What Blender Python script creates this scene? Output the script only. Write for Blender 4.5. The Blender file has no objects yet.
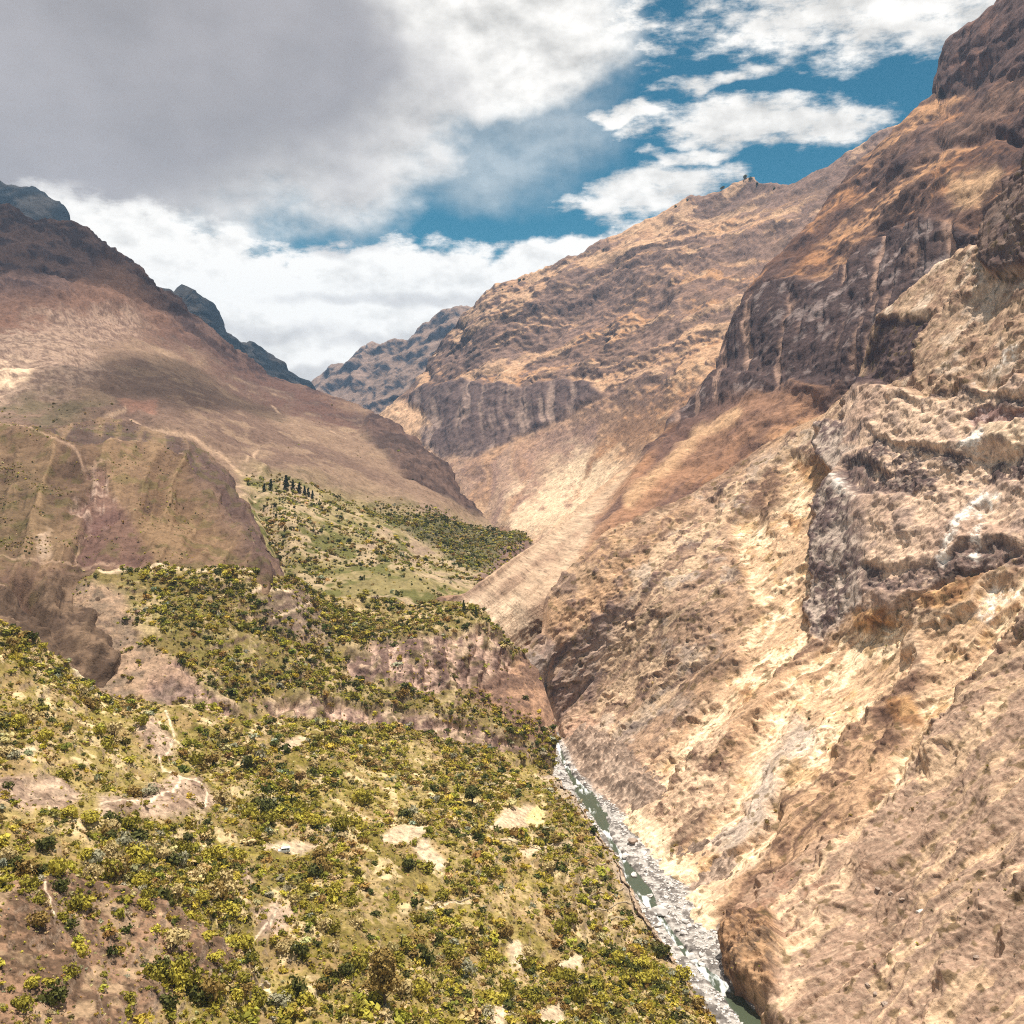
import bpy, math, random
import numpy as np
from mathutils import Vector
random.seed(7)
RNG = np.random.default_rng(11)
F32 = np.float32
scene = bpy.context.scene
COL = bpy.context.collection
QUAL = 1.0            # mesh density

# ------------------------------------------------------------------ camera
CZ = 400.0            # height of the viewpoint above datum (river about 40)
FOC = 983.0
PITCH = math.radians(-4.8)
cam_d = bpy.data.cameras.new('camera')
cam = bpy.data.objects.new('camera', cam_d)
COL.objects.link(cam)
cam.location = (0, 0, CZ)
cam.rotation_euler = (math.radians(90) + PITCH, 0, 0)
cam_d.sensor_width = 36.0
cam_d.lens = 36.0 * FOC / 1024.0
cam_d.clip_start = 1.0
cam_d.clip_end = 60000.0
scene.camera = cam

def world(U, V, Y):
    """survey point: bearing of (U,V) carried out to forward distance Y (metres)"""
    a = (np.asarray(U, float) - 512) / FOC
    b = (512 - np.asarray(V, float)) / FOC
    c, s = math.cos(PITCH), math.sin(PITCH)
    dy = c - b * s
    dz = s + b * c
    return np.stack([a / dy * Y, Y + 0 * a, CZ + dz / dy * Y], -1)

def vpix(P):
    """inverse of world()"""
    P = np.asarray(P, float)
    c, s = math.cos(PITCH), math.sin(PITCH)
    x, y, z = P[..., 0], P[..., 1], P[..., 2] - CZ
    d = y * c + z * s
    u = -y * s + z * c
    return 512 + FOC * x / d, 512 - FOC * u / d

# ------------------------------------------------------------------ noise
LAT = RNG.random((32, 32, 32)).astype(F32).ravel() * 2 - 1
def vn(p):
    i = np.floor(p); f = (p - i).astype(F32)
    i = i.astype(np.int32)
    f = f * f * f * (f * (f * 6 - 15) + 10)
    x0 = i[..., 0] & 31; y0 = (i[..., 1] & 31); z0 = (i[..., 2] & 31)
    x1 = (x0 + 1) & 31; y1 = ((y0 + 1) & 31) << 5; z1 = ((z0 + 1) & 31) << 10
    y0 = y0 << 5; z0 = z0 << 10
    fx, fy, fz = f[..., 0], f[..., 1], f[..., 2]
    def L(a, b, t): return a + (b - a) * t
    a = L(L(LAT[x0 + y0 + z0], LAT[x1 + y0 + z0], fx), L(LAT[x0 + y1 + z0], LAT[x1 + y1 + z0], fx), fy)
    b = L(L(LAT[x0 + y0 + z1], LAT[x1 + y0 + z1], fx), L(LAT[x0 + y1 + z1], LAT[x1 + y1 + z1], fx), fy)
    return L(a, b, fz)
_r = np.array([[0.0, 0.8, 0.6], [-0.8, 0.36, -0.48], [-0.6, -0.48, 0.64]])
def fbm(P, scale, octv=5, gain=0.5, seed=0, lac=2.03, ridge=False, stretch=None):
    p = np.asarray(P, float)
    if stretch is not None: p = p / np.asarray(stretch, float)
    p = p / scale + seed * 7.31
    out = 0; amp = 1.0; tot = 0
    for k in range(octv):
        n = vn(p)
        if ridge: n = 1 - 2 * np.abs(n) 
        out = out + n * amp; tot += amp
        amp *= gain
        if stretch is None: p = p @ _r * lac + 3.7
        else: p = p * lac + 3.7
    return out / tot * (1.0 if ridge else 1.7)
def sst(a, b, x):
    t = np.clip((x - a) / (b - a), 0, 1)
    return t * t * (3 - 2 * t)

# ------------------------------------------------------------------ survey drawing tools (all in bearings U,V)
def interp(pts, x):
    pts = sorted(pts)
    return np.interp(x, [p[0] for p in pts], [p[1] for p in pts])
def dline(U, V, pts):
    """distance to a polyline and the running position along it"""
    d = np.full(U.shape, 1e9); tt = np.zeros(U.shape); n = len(pts) - 1
    for k in range(n):
        (x0, y0), (x1, y1) = pts[k][:2], pts[k + 1][:2]
        ex, ey = x1 - x0, y1 - y0
        t = np.clip(((U - x0) * ex + (V - y0) * ey) / (ex * ex + ey * ey + 1e-9), 0, 1)
        q = np.hypot(U - x0 - t * ex, V - y0 - t * ey)
        m = q < d
        d = np.where(m, q, d); tt = np.where(m, (k + t) / n, tt)
    return d, tt
def band(U, V, pts, w, soft=0.6):
    d, _ = dline(U, V, pts)
    return 1 - sst(w * (1 - soft), w, d)
def poly(U, V, pts, soft=6.0):
    """soft inside mask of a polygon"""
    inside = np.zeros(U.shape, bool)
    n = len(pts)
    for k in range(n):
        x0, y0 = pts[k]; x1, y1 = pts[(k + 1) % n]
        if y0 == y1: continue
        c = ((y0 > V) != (y1 > V)) & (U < (x1 - x0) * (V - y0) / (y1 - y0) + x0)
        inside ^= c
    d, _ = dline(U, V, list(pts) + [pts[0]])
    sd = np.where(inside, d, -d)
    return sst(-soft, soft, sd)
def tps(ctrl):
    c = np.array(ctrl, float); X = c[:, :2] / 400.0; y = np.log(c[:, 2]); n = len(c)
    def K(r2): return np.where(r2 > 1e-12, 0.5 * r2 * np.log(r2 + 1e-12), 0)
    A = np.zeros((n + 3, n + 3))
    A[:n, :n] = K(((X[:, None] - X[None]) ** 2).sum(-1)) + np.eye(n) * 2e-3
    A[:n, n] = 1; A[:n, n + 1:] = X; A[n, :n] = 1; A[n + 1:, :n] = X.T
    w = np.linalg.solve(A, np.concatenate([y, [0, 0, 0]]))
    def f(U, V):
        u = np.asarray(U, float) / 400.0; v = np.asarray(V, float) / 400.0
        out = w[n] + w[n + 1] * u + w[n + 2] * v
        for k in range(n):
            out = out + w[k] * K((u - X[k, 0]) ** 2 + (v - X[k, 1]) ** 2)
        return np.exp(out)
    return f

# ------------------------------------------------------------------ mesh helpers
def mesh_obj(name, verts, quads, mat, col=None, smooth=False, parent=None, tris=False):
    me = bpy.data.meshes.new(name)
    verts = np.asarray(verts, F32).reshape(-1, 3); quads = np.asarray(quads, np.int32)
    k = quads.shape[1]; nf = len(quads)
    me.vertices.add(len(verts)); me.vertices.foreach_set('co', verts.ravel())
    me.loops.add(nf * k); me.loops.foreach_set('vertex_index', quads.ravel())
    me.polygons.add(nf)
    me.polygons.foreach_set('loop_start', np.arange(nf, dtype=np.int32) * k)
    me.polygons.foreach_set('use_smooth', np.full(nf, smooth))
    if col is not None:
        a = me.color_attributes.new('Col', 'FLOAT_COLOR', 'POINT')
        c = np.ones((len(verts), 4), F32); c[:, :3] = np.asarray(col, F32).reshape(-1, 3)
        a.data.foreach_set('color', c.ravel())
    me.update(calc_edges=True)
    if mat: me.materials.append(mat)
    o = bpy.data.objects.new(name, me)
    COL.objects.link(o)
    if parent: o.parent = parent
    return o
def grid_quads(nr, nc):
    i = np.arange(nr * nc).reshape(nr, nc)
    return np.stack([i[:-1, :-1], i[:-1, 1:], i[1:, 1:], i[1:, :-1]], -1).reshape(-1, 4)
def gnormal(P):
    du = np.gradient(P, axis=1); dv = np.gradient(P, axis=0)
    n = np.cross(dv, du)
    n /= np.linalg.norm(n, axis=-1, keepdims=True) + 1e-9
    return n

# ------------------------------------------------------------------ materials
def new_mat(name):
    m = bpy.data.materials.new(name); m.use_nodes = True
    nt = m.node_tree; nt.nodes.clear()
    out = nt.nodes.new('ShaderNodeOutputMaterial'); b = nt.nodes.new('ShaderNodeBsdfPrincipled')
    nt.links.new(b.outputs[0], out.inputs[0])
    return m, nt, b
def terrain_mat(name, s1, s2, var=0.45, bump=0.6, rough=0.95, speck=.5, streak=0.0):
    """vertex-painted rock and soil kinds, broken up by procedural grain, crevice specks and bump"""
    m, nt, b = new_mat(name)
    a = nt.nodes.new('ShaderNodeAttribute'); a.attribute_name = 'Col'
    geo = nt.nodes.new('ShaderNodeNewGeometry')
    def noise(sc, det, ro=0.65):
        n = nt.nodes.new('ShaderNodeTexNoise'); n.inputs['Scale'].default_value = 1.0 / sc
        n.inputs['Detail'].default_value = det; n.inputs['Roughness'].default_value = ro
        nt.links.new(geo.outputs['Position'], n.inputs['Vector']); return n
    def rng_(sock, a0, a1, b0, b1):
        r = nt.nodes.new('ShaderNodeMapRange'); nt.links.new(sock, r.inputs['Value'])
        for k, v in zip(('From Min', 'From Max', 'To Min', 'To Max'), (a0, a1, b0, b1)): r.inputs[k].default_value = v
        return r.outputs[0]
    def mth(op, x, y):
        n = nt.nodes.new('ShaderNodeMath'); n.operation = op
        for i, v in enumerate((x, y)):
            if isinstance(v, (int, float)): n.inputs[i].default_value = v
            else: nt.links.new(v, n.inputs[i])
        return n.outputs[0]
    n1 = noise(s1, 7, .78); n2 = noise(s2 * 2.2, 4, .7)
    grain = rng_(n1.outputs[0], .32, .68, 1 - var, 1 + var)
    spk = rng_(n2.outputs[0], .55, .66, 1.0, 1 - speck)
    f = mth('MULTIPLY', grain, spk)
    if streak:      # debris lines running down the fall line
        sx = nt.nodes.new('ShaderNodeSeparateXYZ'); nt.links.new(geo.outputs['Position'], sx.inputs[0])
        wob = mth('MULTIPLY', noise(s1 * 5, 3).outputs[0], s1 * 2.2)
        ac = mth('DIVIDE', mth('ADD', sx.outputs[1], wob), s2 * 2.4)
        al = mth('DIVIDE', mth('ADD', mth('MULTIPLY', sx.outputs[0], .8), mth('MULTIPLY', sx.outputs[2], .6)), s2 * 20)
        cv = nt.nodes.new('ShaderNodeCombineXYZ'); nt.links.new(ac, cv.inputs[0]); nt.links.new(al, cv.inputs[1])
        n3_ = nt.nodes.new('ShaderNodeTexNoise'); n3_.inputs['Scale'].default_value = 1; n3_.inputs['Detail'].default_value = 4
        n3_.inputs['Roughness'].default_value = .62; nt.links.new(cv.outputs[0], n3_.inputs['Vector'])
        f = mth('MULTIPLY', f, rng_(n3_.outputs[0], .32, .68, 1 - streak, 1 + streak))
    mul = nt.nodes.new('ShaderNodeVectorMath'); mul.operation = 'SCALE'
    nt.links.new(a.outputs['Color'], mul.inputs[0]); nt.links.new(f, mul.inputs['Scale'])
    nt.links.new(mul.outputs[0], b.inputs['Base Color'])
    h = mth('SUBTRACT', n1.outputs[0], mth('MULTIPLY', rng_(n2.outputs[0], .5, .7, 0, 1), .25))
    if streak: h = mth('ADD', h, mth('MULTIPLY', n3_.outputs[0], .9))
    bp = nt.nodes.new('ShaderNodeBump'); bp.inputs['Strength'].default_value = bump
    bp.inputs['Distance'].default_value = s1 * 0.55
    nt.links.new(h, bp.inputs['Height']); nt.links.new(bp.outputs[0], b.inputs['Normal'])
    b.inputs['Roughness'].default_value = rough
    b.inputs['Specular IOR Level'].default_value = 0.1
    return m
def plain_mat(name, col, rough=0.8, var=0.2, scale=1.0, spec=0.2, metal=0.0):
    m, nt, b = new_mat(name)
    n = nt.nodes.new('ShaderNodeTexNoise'); n.inputs['Scale'].default_value = scale
    n.inputs['Detail'].default_value = 4
    tc = nt.nodes.new('ShaderNodeTexCoord'); nt.links.new(tc.outputs['Object'], n.inputs['Vector'])
    r = nt.nodes.new('ShaderNodeValToRGB')
    r.color_ramp.elements[0].position = 0.3; r.color_ramp.elements[1].position = 0.7
    r.color_ramp.elements[0].color = (*[c * (1 - var) for c in col], 1)
    r.color_ramp.elements[1].color = (*[min(1, c * (1 + var)) for c in col], 1)
    nt.links.new(n.outputs[0], r.inputs[0]); nt.links.new(r.outputs[0], b.inputs['Base Color'])
    b.inputs['Roughness'].default_value = rough; b.inputs['Specular IOR Level'].default_value = spec
    b.inputs['Metallic'].default_value = metal
    return m

def C(*c): return np.array(c, float)
def mix(a, b, m):
    return a + (b - a) * np.clip(m, 0, 1)[..., None]

# ------------------------------------------------------------------ terrain patch builder
PATCH = {}
SATUR, CONTR = 1.27, .30     # soils here are strongly coloured
def patch(name, obname, xr, top, bot, ctrl, step, disp, colour, mat, skirt=(300, 0.9, 14), smooth=False, vstep=None):
    step = step / QUAL; vstep = (vstep or step)
    f = tps(ctrl)
    us = np.arange(xr[0], xr[1] + step, step)
    yt = interp(top, us); yb = interp(bot, us) if isinstance(bot, list) else np.full(us.shape, float(bot))
    yb = np.maximum(yb, yt + 8)
    nv = int((yb - yt).max() / vstep) + 2
    v = np.linspace(0, 1, nv)[:, None]
    U = np.broadcast_to(us[None], (nv, len(us))).copy()
    V = yt[None] + (yb - yt)[None] * v
    Y = f(U, V)
    P = world(U, V, Y)
    # the far side of the crest
    L, drop, K = skirt
    k = (np.arange(K, 0, -1) / K)[:, None] ** 1.7 * L
    e = P[0]; dh = e[:, :2] / np.linalg.norm(e[:, :2], axis=-1, keepdims=True)
    S = np.zeros((K, len(us), 3)); S[..., :2] = e[None, :, :2] + dh[None] * k[..., None]
    S[..., 2] = e[None, :, 2] - drop * k * k / (k + 0.06 * L)
    P = np.concatenate([S, P], 0)
    U = np.concatenate([np.broadcast_to(us, (K, len(us))), U]); V = np.concatenate([np.broadcast_to(V[0], (K, len(us))), V])
    N = gnormal(P)
    P0 = P
    P, aux = disp(P, N, U, V)
    N2 = gnormal(P)
    col = colour(P, P0, N2, U, V, aux)
    lu = col.mean(-1, keepdims=True).clip(.004)
    col = lu * (col / lu) ** SATUR * (lu / .36) ** CONTR
    col = np.clip(col, 0.004, 0.9)
    o = mesh_obj(obname, P, grid_quads(*P.shape[:2]), mat, col, True)
    o['kind'] = 'structure'
    PATCH[name] = dict(P=P, N=N2, U=U, V=V, K=K, obj=o, f=f, top=top, us=us, yt=yt, yb=yb, aux=aux)
    return o
def on_patch(name, px, py):
    """displaced surface point of a patch on a bearing"""
    p = PATCH[name]
    c = int(np.clip(np.searchsorted(p['us'], px), 0, len(p['us']) - 1))
    K = p['K']
    # true projected rows of the neighbouring columns
    best = None
    for cc in range(max(0, c - 6), min(len(p['us']), c + 7)):
        uu, vv = vpix(p['P'][K:, cc])
        d = np.hypot(uu - px, vv - py); i = int(d.argmin())
        if best is None or d[i] < best[0]: best = (d[i], K + i, cc)
    return p['P'][best[1], best[2]].copy(), p['N'][best[1], best[2]].copy()

def ledges(h, period, cliff=0.4):
    f = (h / period) % 1.0
    return np.where(f < cliff, f / cliff, (1 - f) / (1 - cliff)) - 0.5

# ------------------------------------------------------------------ palette (albedo)
TAN   = C(.42, .275, .18);  TAN2 = C(.50, .35, .235);  OCHRE = C(.43, .26, .15)
PURP  = C(.150, .105, .090); PURPD = C(.085, .06, .062); BROWN = C(.24, .15, .105)
CREAM = C(.74, .60, .44);  WHITE = C(.74, .68, .60); SAND = C(.55, .41, .28); PINK = C(.44, .30, .235)
GREY  = C(.36, .33, .31); OLIVE = C(.20, .175, .055); GRASS = C(.40, .335, .12); DRY = C(.50, .39, .23)
RUST  = C(.38, .19, .075); MAUVE = C(.25, .175, .155)

M_far  = terrain_mat('far_rock', 60, 14, .45, .6, speck=.3)
M_mid  = terrain_mat('mountain_rock', 16, 4, .42, .45, speck=.42, streak=.14)
M_left = terrain_mat('hill_soil', 11, 2.6, .36, .45, speck=.35)
M_near = terrain_mat('near_rock', 5, 1.1, .36, .36, speck=.42, streak=.30)
M_val  = terrain_mat('valley_soil', 5, 1.2, .55, .5, speck=.5)

# ---- far left peaks
def d_far(P, N, U, V):
    d = 60 * fbm(P, 600, 4, seed=1, ridge=True) + 30 * fbm(P, 130, 5, seed=2) + 26 * fbm(P, 300, 3, seed=8, ridge=True, stretch=(1, 1, 3))
    return P + N * d[..., None], d
def c_far(P, P0, N, U, V, a):
    n = fbm(P, 200, 5, seed=3)
    c = mix(C(.028, .036, .044), C(.085, .078, .075), sst(-.2, .5, n + (N[..., 2] - .6)))  # bluish dark tone: distance haze put into the rock colour
    return c
patch('farleft', 'mountain', (-160, 345), [(-160, 110), (0, 184), (30, 197), (44, 207), (62, 222), (90, 242), (130, 262), (178, 302), (185, 297), (194, 297), (204, 304), (212, 316), (222, 332), (232, 341), (243, 347), (250, 344), (258, 348), (270, 362), (285, 379), (345, 430)],
      470, [(-160, 110, 5200), (0, 185, 4800), (100, 245, 4600), (190, 297, 4900), (250, 345, 5100), (345, 430, 5300), (-160, 470, 3500), (100, 470, 3700), (345, 470, 4700), (190, 400, 4200)],
      2.0, d_far, c_far, M_far, (1200, 1.0, 12))

# ---- distant ridge at the head of the valley
def d_farr(P, N, U, V):
    h = P[..., 2] + 50 * fbm(P, 500, 3, seed=4)
    d = 70 * fbm(P, 700, 4, seed=5, ridge=True) + 22 * fbm(P, 120, 5, seed=6) + 16 * ledges(h, 150, .45)
    return P + N * d[..., None], d
def c_farr(P, P0, N, U, V, a):
    steep = sst(.72, .45, N[..., 2] + .12 * fbm(P, 90, 4, seed=3))
    c = mix(C(.27, .20, .165), C(.075, .075, .09), steep)
    return c
patch('ridge', 'ridge', (270, 560), [(270, 420), (300, 392), (312, 385), (318, 376), (330, 367), (345, 364), (354, 353), (363, 350), (380, 349), (394, 343), (408, 341), (418, 330), (430, 324), (440, 315), (452, 311), (468, 311), (500, 300), (560, 280)],
      500, [(270, 420, 7200), (312, 385, 7200), (370, 350, 7000), (440, 315, 6600), (560, 280, 6300), (270, 500, 5200), (380, 500, 4600), (560, 500, 4600), (380, 420, 5700), (450, 380, 5600)],
      1.5, d_farr, c_farr, M_far, (1500, .9, 12))

# ---- big mountain in the middle
C_TOP = [(350, 470), (376, 425), (388, 412), (404, 400), (412, 385), (422, 368), (436, 345), (446, 330), (462, 312), (478, 303), (500, 290), (522, 280), (545, 272), (560, 266), (580, 262), (600, 250), (622, 241), (640, 231), (658, 221), (672, 208), (690, 198), (702, 197), (716, 190), (735, 181), (748, 177), (757, 182), (770, 185), (788, 189), (800, 184), (820, 178), (845, 165), (862, 154), (900, 130)]
C_CTL = [(376, 425, 4700), (404, 400, 4600), (462, 312, 4600), (560, 266, 4450), (640, 231, 4300), (745, 178, 4150), (790, 188, 3900), (862, 154, 3700), (900, 130, 3600),
         (400, 470, 3900), (440, 450, 3750), (520, 400, 3750), (620, 340, 3600), (740, 280, 3400), (820, 220, 3400),
         (480, 500, 3250), (530, 535, 2800), (560, 480, 3050), (640, 420, 2950), (700, 380, 2850), (780, 300, 3000), (600, 560, 2400), (750, 420, 2500), (900, 400, 2400), (350, 560, 3600), (470, 560, 3000)]
CLIFF_C = [(418, 392), (440, 386), (470, 384), (500, 388), (520, 394), (545, 388), (590, 385), (612, 400), (590, 412), (560, 425), (530, 440), (500, 452), (480, 458), (440, 460), (428, 450), (415, 436), (428, 420), (425, 410), (412, 402)]
def d_mid(P, N, U, V):
    Uw = U + 5 * fbm(P, 120, 3, seed=21); Vw = V + 4 * fbm(P, 120, 3, seed=22)
    cl = poly(Uw, Vw, CLIFF_C, 4)
    low = sst(400, 455, V + .25 * (U - 560))                     # smooth scree apron
    w = fbm(P, 420, 4, seed=12)
    h = P[..., 2] - .16 * P[..., 0] + 90 * w
    amp = sst(-.55, .25, fbm(P, 330, 3, seed=13)) * (1 - .9 * low) * (1 - cl)
    d = amp * (13 * ledges(h, 118, .38) + 6 * ledges(h + 60 * fbm(P, 90, 4, seed=14), 43, .42))
    d = d + (1 - .55 * low) * (48 * fbm(P, 620, 3, seed=15, ridge=True)) + (1 - .6 * low) * 10 * fbm(P, 85, 4, gain=.62, seed=16)
    # columnar wall
    col = fbm(np.stack([U + 3 * fbm(P, 120, 3, seed=20), V * .13, U * 0], -1), 8, 2, gain=.5, seed=17, ridge=True, stretch=(1, 1, 1))
    d = d + cl * (6 * col + 5 * fbm(P, 40, 4, seed=18))
    # wall stands proud at the top and cuts in below
    d = d + 14 * cl * sst(.0, 1, (460 - V) / 70.) 
    # rills on the pale apron
    fa = fbm(P, 230, 4, seed=28) * 16
    fall = (U - 520) * -.55 + (V - 500) * .83; across = (U - 520) * .83 + (V - 500) * .55 + fa
    q = np.stack([across * 1.5, fall * .35, U * 0], -1)
    d = d + low * 3 * fbm(q, 26, 3, gain=.55, seed=19, ridge=True, stretch=(1, 1, 1))
    return P + N * d[..., None], (cl, low, amp, col, q)
def c_mid(P, P0, N, U, V, aux):
    cl, low, amp, col, q = aux
    n = fbm(P, 70, 5, gain=.6, seed=23)
    nb = fbm(P, 300, 3, seed=24)
    # the mean slope is ~35 degrees; rock shows where it is steeper
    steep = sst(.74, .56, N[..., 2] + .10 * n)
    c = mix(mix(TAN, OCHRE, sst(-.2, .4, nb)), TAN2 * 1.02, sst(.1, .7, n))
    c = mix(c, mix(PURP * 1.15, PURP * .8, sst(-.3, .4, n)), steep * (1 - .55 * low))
    top = poly(U + 12 * n, V + 9 * n, [(655, 222), (745, 165), (800, 175), (870, 140), (880, 200), (800, 215), (740, 212), (690, 222)], 9)
    c = mix(c, PURP, .75 * top)
    # patches of scrubby rock
    r = sst(.1, .45, fbm(P, 160, 5, gain=.6, seed=25, stretch=(1.6, 1.6, .7)))
    c = mix(c, PURP * 1.5, r * .55 * (1 - low))
    c = mix(c, MAUVE * 1.25, low * sst(-.1, .5, fbm(q, 30, 4, seed=26, stretch=(1, 1, 1))) * .7)
    hh = P[..., 2] - .16 * P[..., 0] + 90 * fbm(P, 420, 4, seed=12) + 16 * n
    sr = fbm(np.stack([P[..., 0] + .6 * P[..., 1], hh * 4.2, P[..., 1] * .3], -1), 210, 6, gain=.66, seed=29, stretch=(1, 1, 1))
    c = mix(c, mix(PURP * 1.6, PURP * .95, sst(-.2, .4, n)), sst(.02, .12, sr) * .8 * (1 - low))
    c = mix(c, TAN2 * 1.12, sst(-.16, -.34, sr) * .6 * (1 - low))
    wall = mix(C(.31, .235, .20), C(.135, .098, .095), sst(-.35, .4, col + .4 * n))
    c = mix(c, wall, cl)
    # yellow eroded gullies at the foot
    ye = poly(U + 9 * n, V + 9 * n, [(575, 452), (612, 462), (632, 470), (600, 500), (560, 525), (535, 542), (505, 535), (515, 508), (545, 478)], 14)
    st = fbm(q, 22, 5, gain=.65, seed=27, stretch=(1, 1, 1))
    c = mix(c, CREAM * 1.0, ye * sst(-.45, .2, st + .5 * n))
    c = mix(c, SAND, sst(430, 470, V) * .4 * sst(-.2, .4, st))
    pad = poly(U + 3 * n, V + 3 * n, [(383, 416), (400, 402), (425, 410), (432, 425), (420, 432), (425, 452), (432, 462), (415, 458), (400, 440), (380, 428)], 3)
    c = mix(c, TAN2 * 1.15, pad * .9)
    c = c * .84 + C(.30, .215, .17) * .16
    return c * C(1.0, .985, .96)
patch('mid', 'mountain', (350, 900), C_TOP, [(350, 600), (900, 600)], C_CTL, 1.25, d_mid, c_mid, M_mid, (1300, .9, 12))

# ---- left mountain, down to its green foot
D_TOP = [(-160, 150), (0, 207), (14, 212), (40, 219), (66, 221), (80, 229), (92, 236), (108, 249), (126, 263), (140, 273), (150, 283), (162, 292), (176, 300), (188, 313), (200, 326), (215, 340), (235, 353), (250, 365), (268, 375), (290, 384), (310, 389), (325, 396), (345, 404), (360, 408), (380, 419), (395, 431), (408, 443), (420, 453), (432, 458), (440, 468), (450, 482), (462, 497), (472, 508), (484, 523), (500, 532), (520, 536), (527, 541), (532, 560)]
D_CTL = [(-160, 150, 2900), (0, 207, 2900), (66, 221, 2950), (140, 273, 2900), (188, 313, 2900), (250, 365, 2850), (310, 389, 2750), (380, 419, 2550), (432, 458, 2350), (484, 523, 2050), (527, 541, 1850),
         (-160, 330, 2000), (0, 320, 2150), (100, 320, 2350), (200, 370, 2300), (300, 430, 2100), (380, 480, 1900), (440, 515, 1800),
         (-160, 420, 1500), (0, 400, 1600), (100, 400, 1700), (200, 430, 1700), (260, 480, 1560), (330, 505, 1540), (420, 530, 1600), (500, 545, 1680),
         (0, 470, 1300), (180, 480, 1420), (260, 540, 1250), (330, 560, 1270), (420, 570, 1330), (500, 580, 1430), (250, 600, 1110), (350, 610, 1080), (440, 620, 1090), (520, 640, 1250), (-160, 560, 1150), (100, 600, 1080)]
def d_left(P, N, U, V):
    n = fbm(P, 200, 4, seed=31)
    crag = np.maximum(poly(U + 10 * n, V + 8 * n, [(-170, 120), (0, 190), (90, 215), (180, 290), (250, 355), (300, 385), (240, 372), (180, 340), (140, 325), (100, 312), (30, 318), (-170, 330)], 12),
                      poly(U + 5 * n, V + 5 * n, [(372, 408), (400, 425), (440, 450), (485, 520), (470, 516), (440, 500), (405, 482), (385, 460), (362, 432)], 5))
    d = crag * (20 * fbm(P, 170, 5, gain=.55, seed=32, ridge=True) + 8 * fbm(P, 45, 5, gain=.6, seed=33) + 12 * fbm(P, 60, 4, seed=35, ridge=True, stretch=(1, 1, 4)))
    green = poly(U, V, [(240, 480), (300, 485), (420, 515), (530, 535), (520, 660), (240, 660)], 14)
    d = d + (1 - crag) * (20 * fbm(P, 520, 3, seed=34) + 5 * fbm(P, 60, 4, gain=.62, seed=36))
    # long shallow gullies running down the slope
    q = np.stack([(U + .9 * (400 - V)) * 1.0, V * .25, U * 0], -1)
    g = fbm(q, 30, 4, gain=.5, seed=37, ridge=True, stretch=(1, 1, 1))
    d = d + (1 - crag) * (1 - green) * 4.5 * g
    # shelves
    for pts, w, a in [([(60, 425), (100, 421), (130, 420), (160, 436), (230, 462), (262, 480)], 8, 10), ([(0, 385), (60, 380), (130, 385)], 10, 10)]:
        d = d + a * band(U, V, pts, w, 1)
    d = d - 14 * band(U, V, [(285, 560), (270, 530), (255, 505)], 12, 1)
    d = d + green * (4 * fbm(P, 50, 4, seed=38) + 2 * ledges(P[..., 2] + 8 * n, 14, .35))
    return P + N * d[..., None], (crag, green, g)
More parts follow.
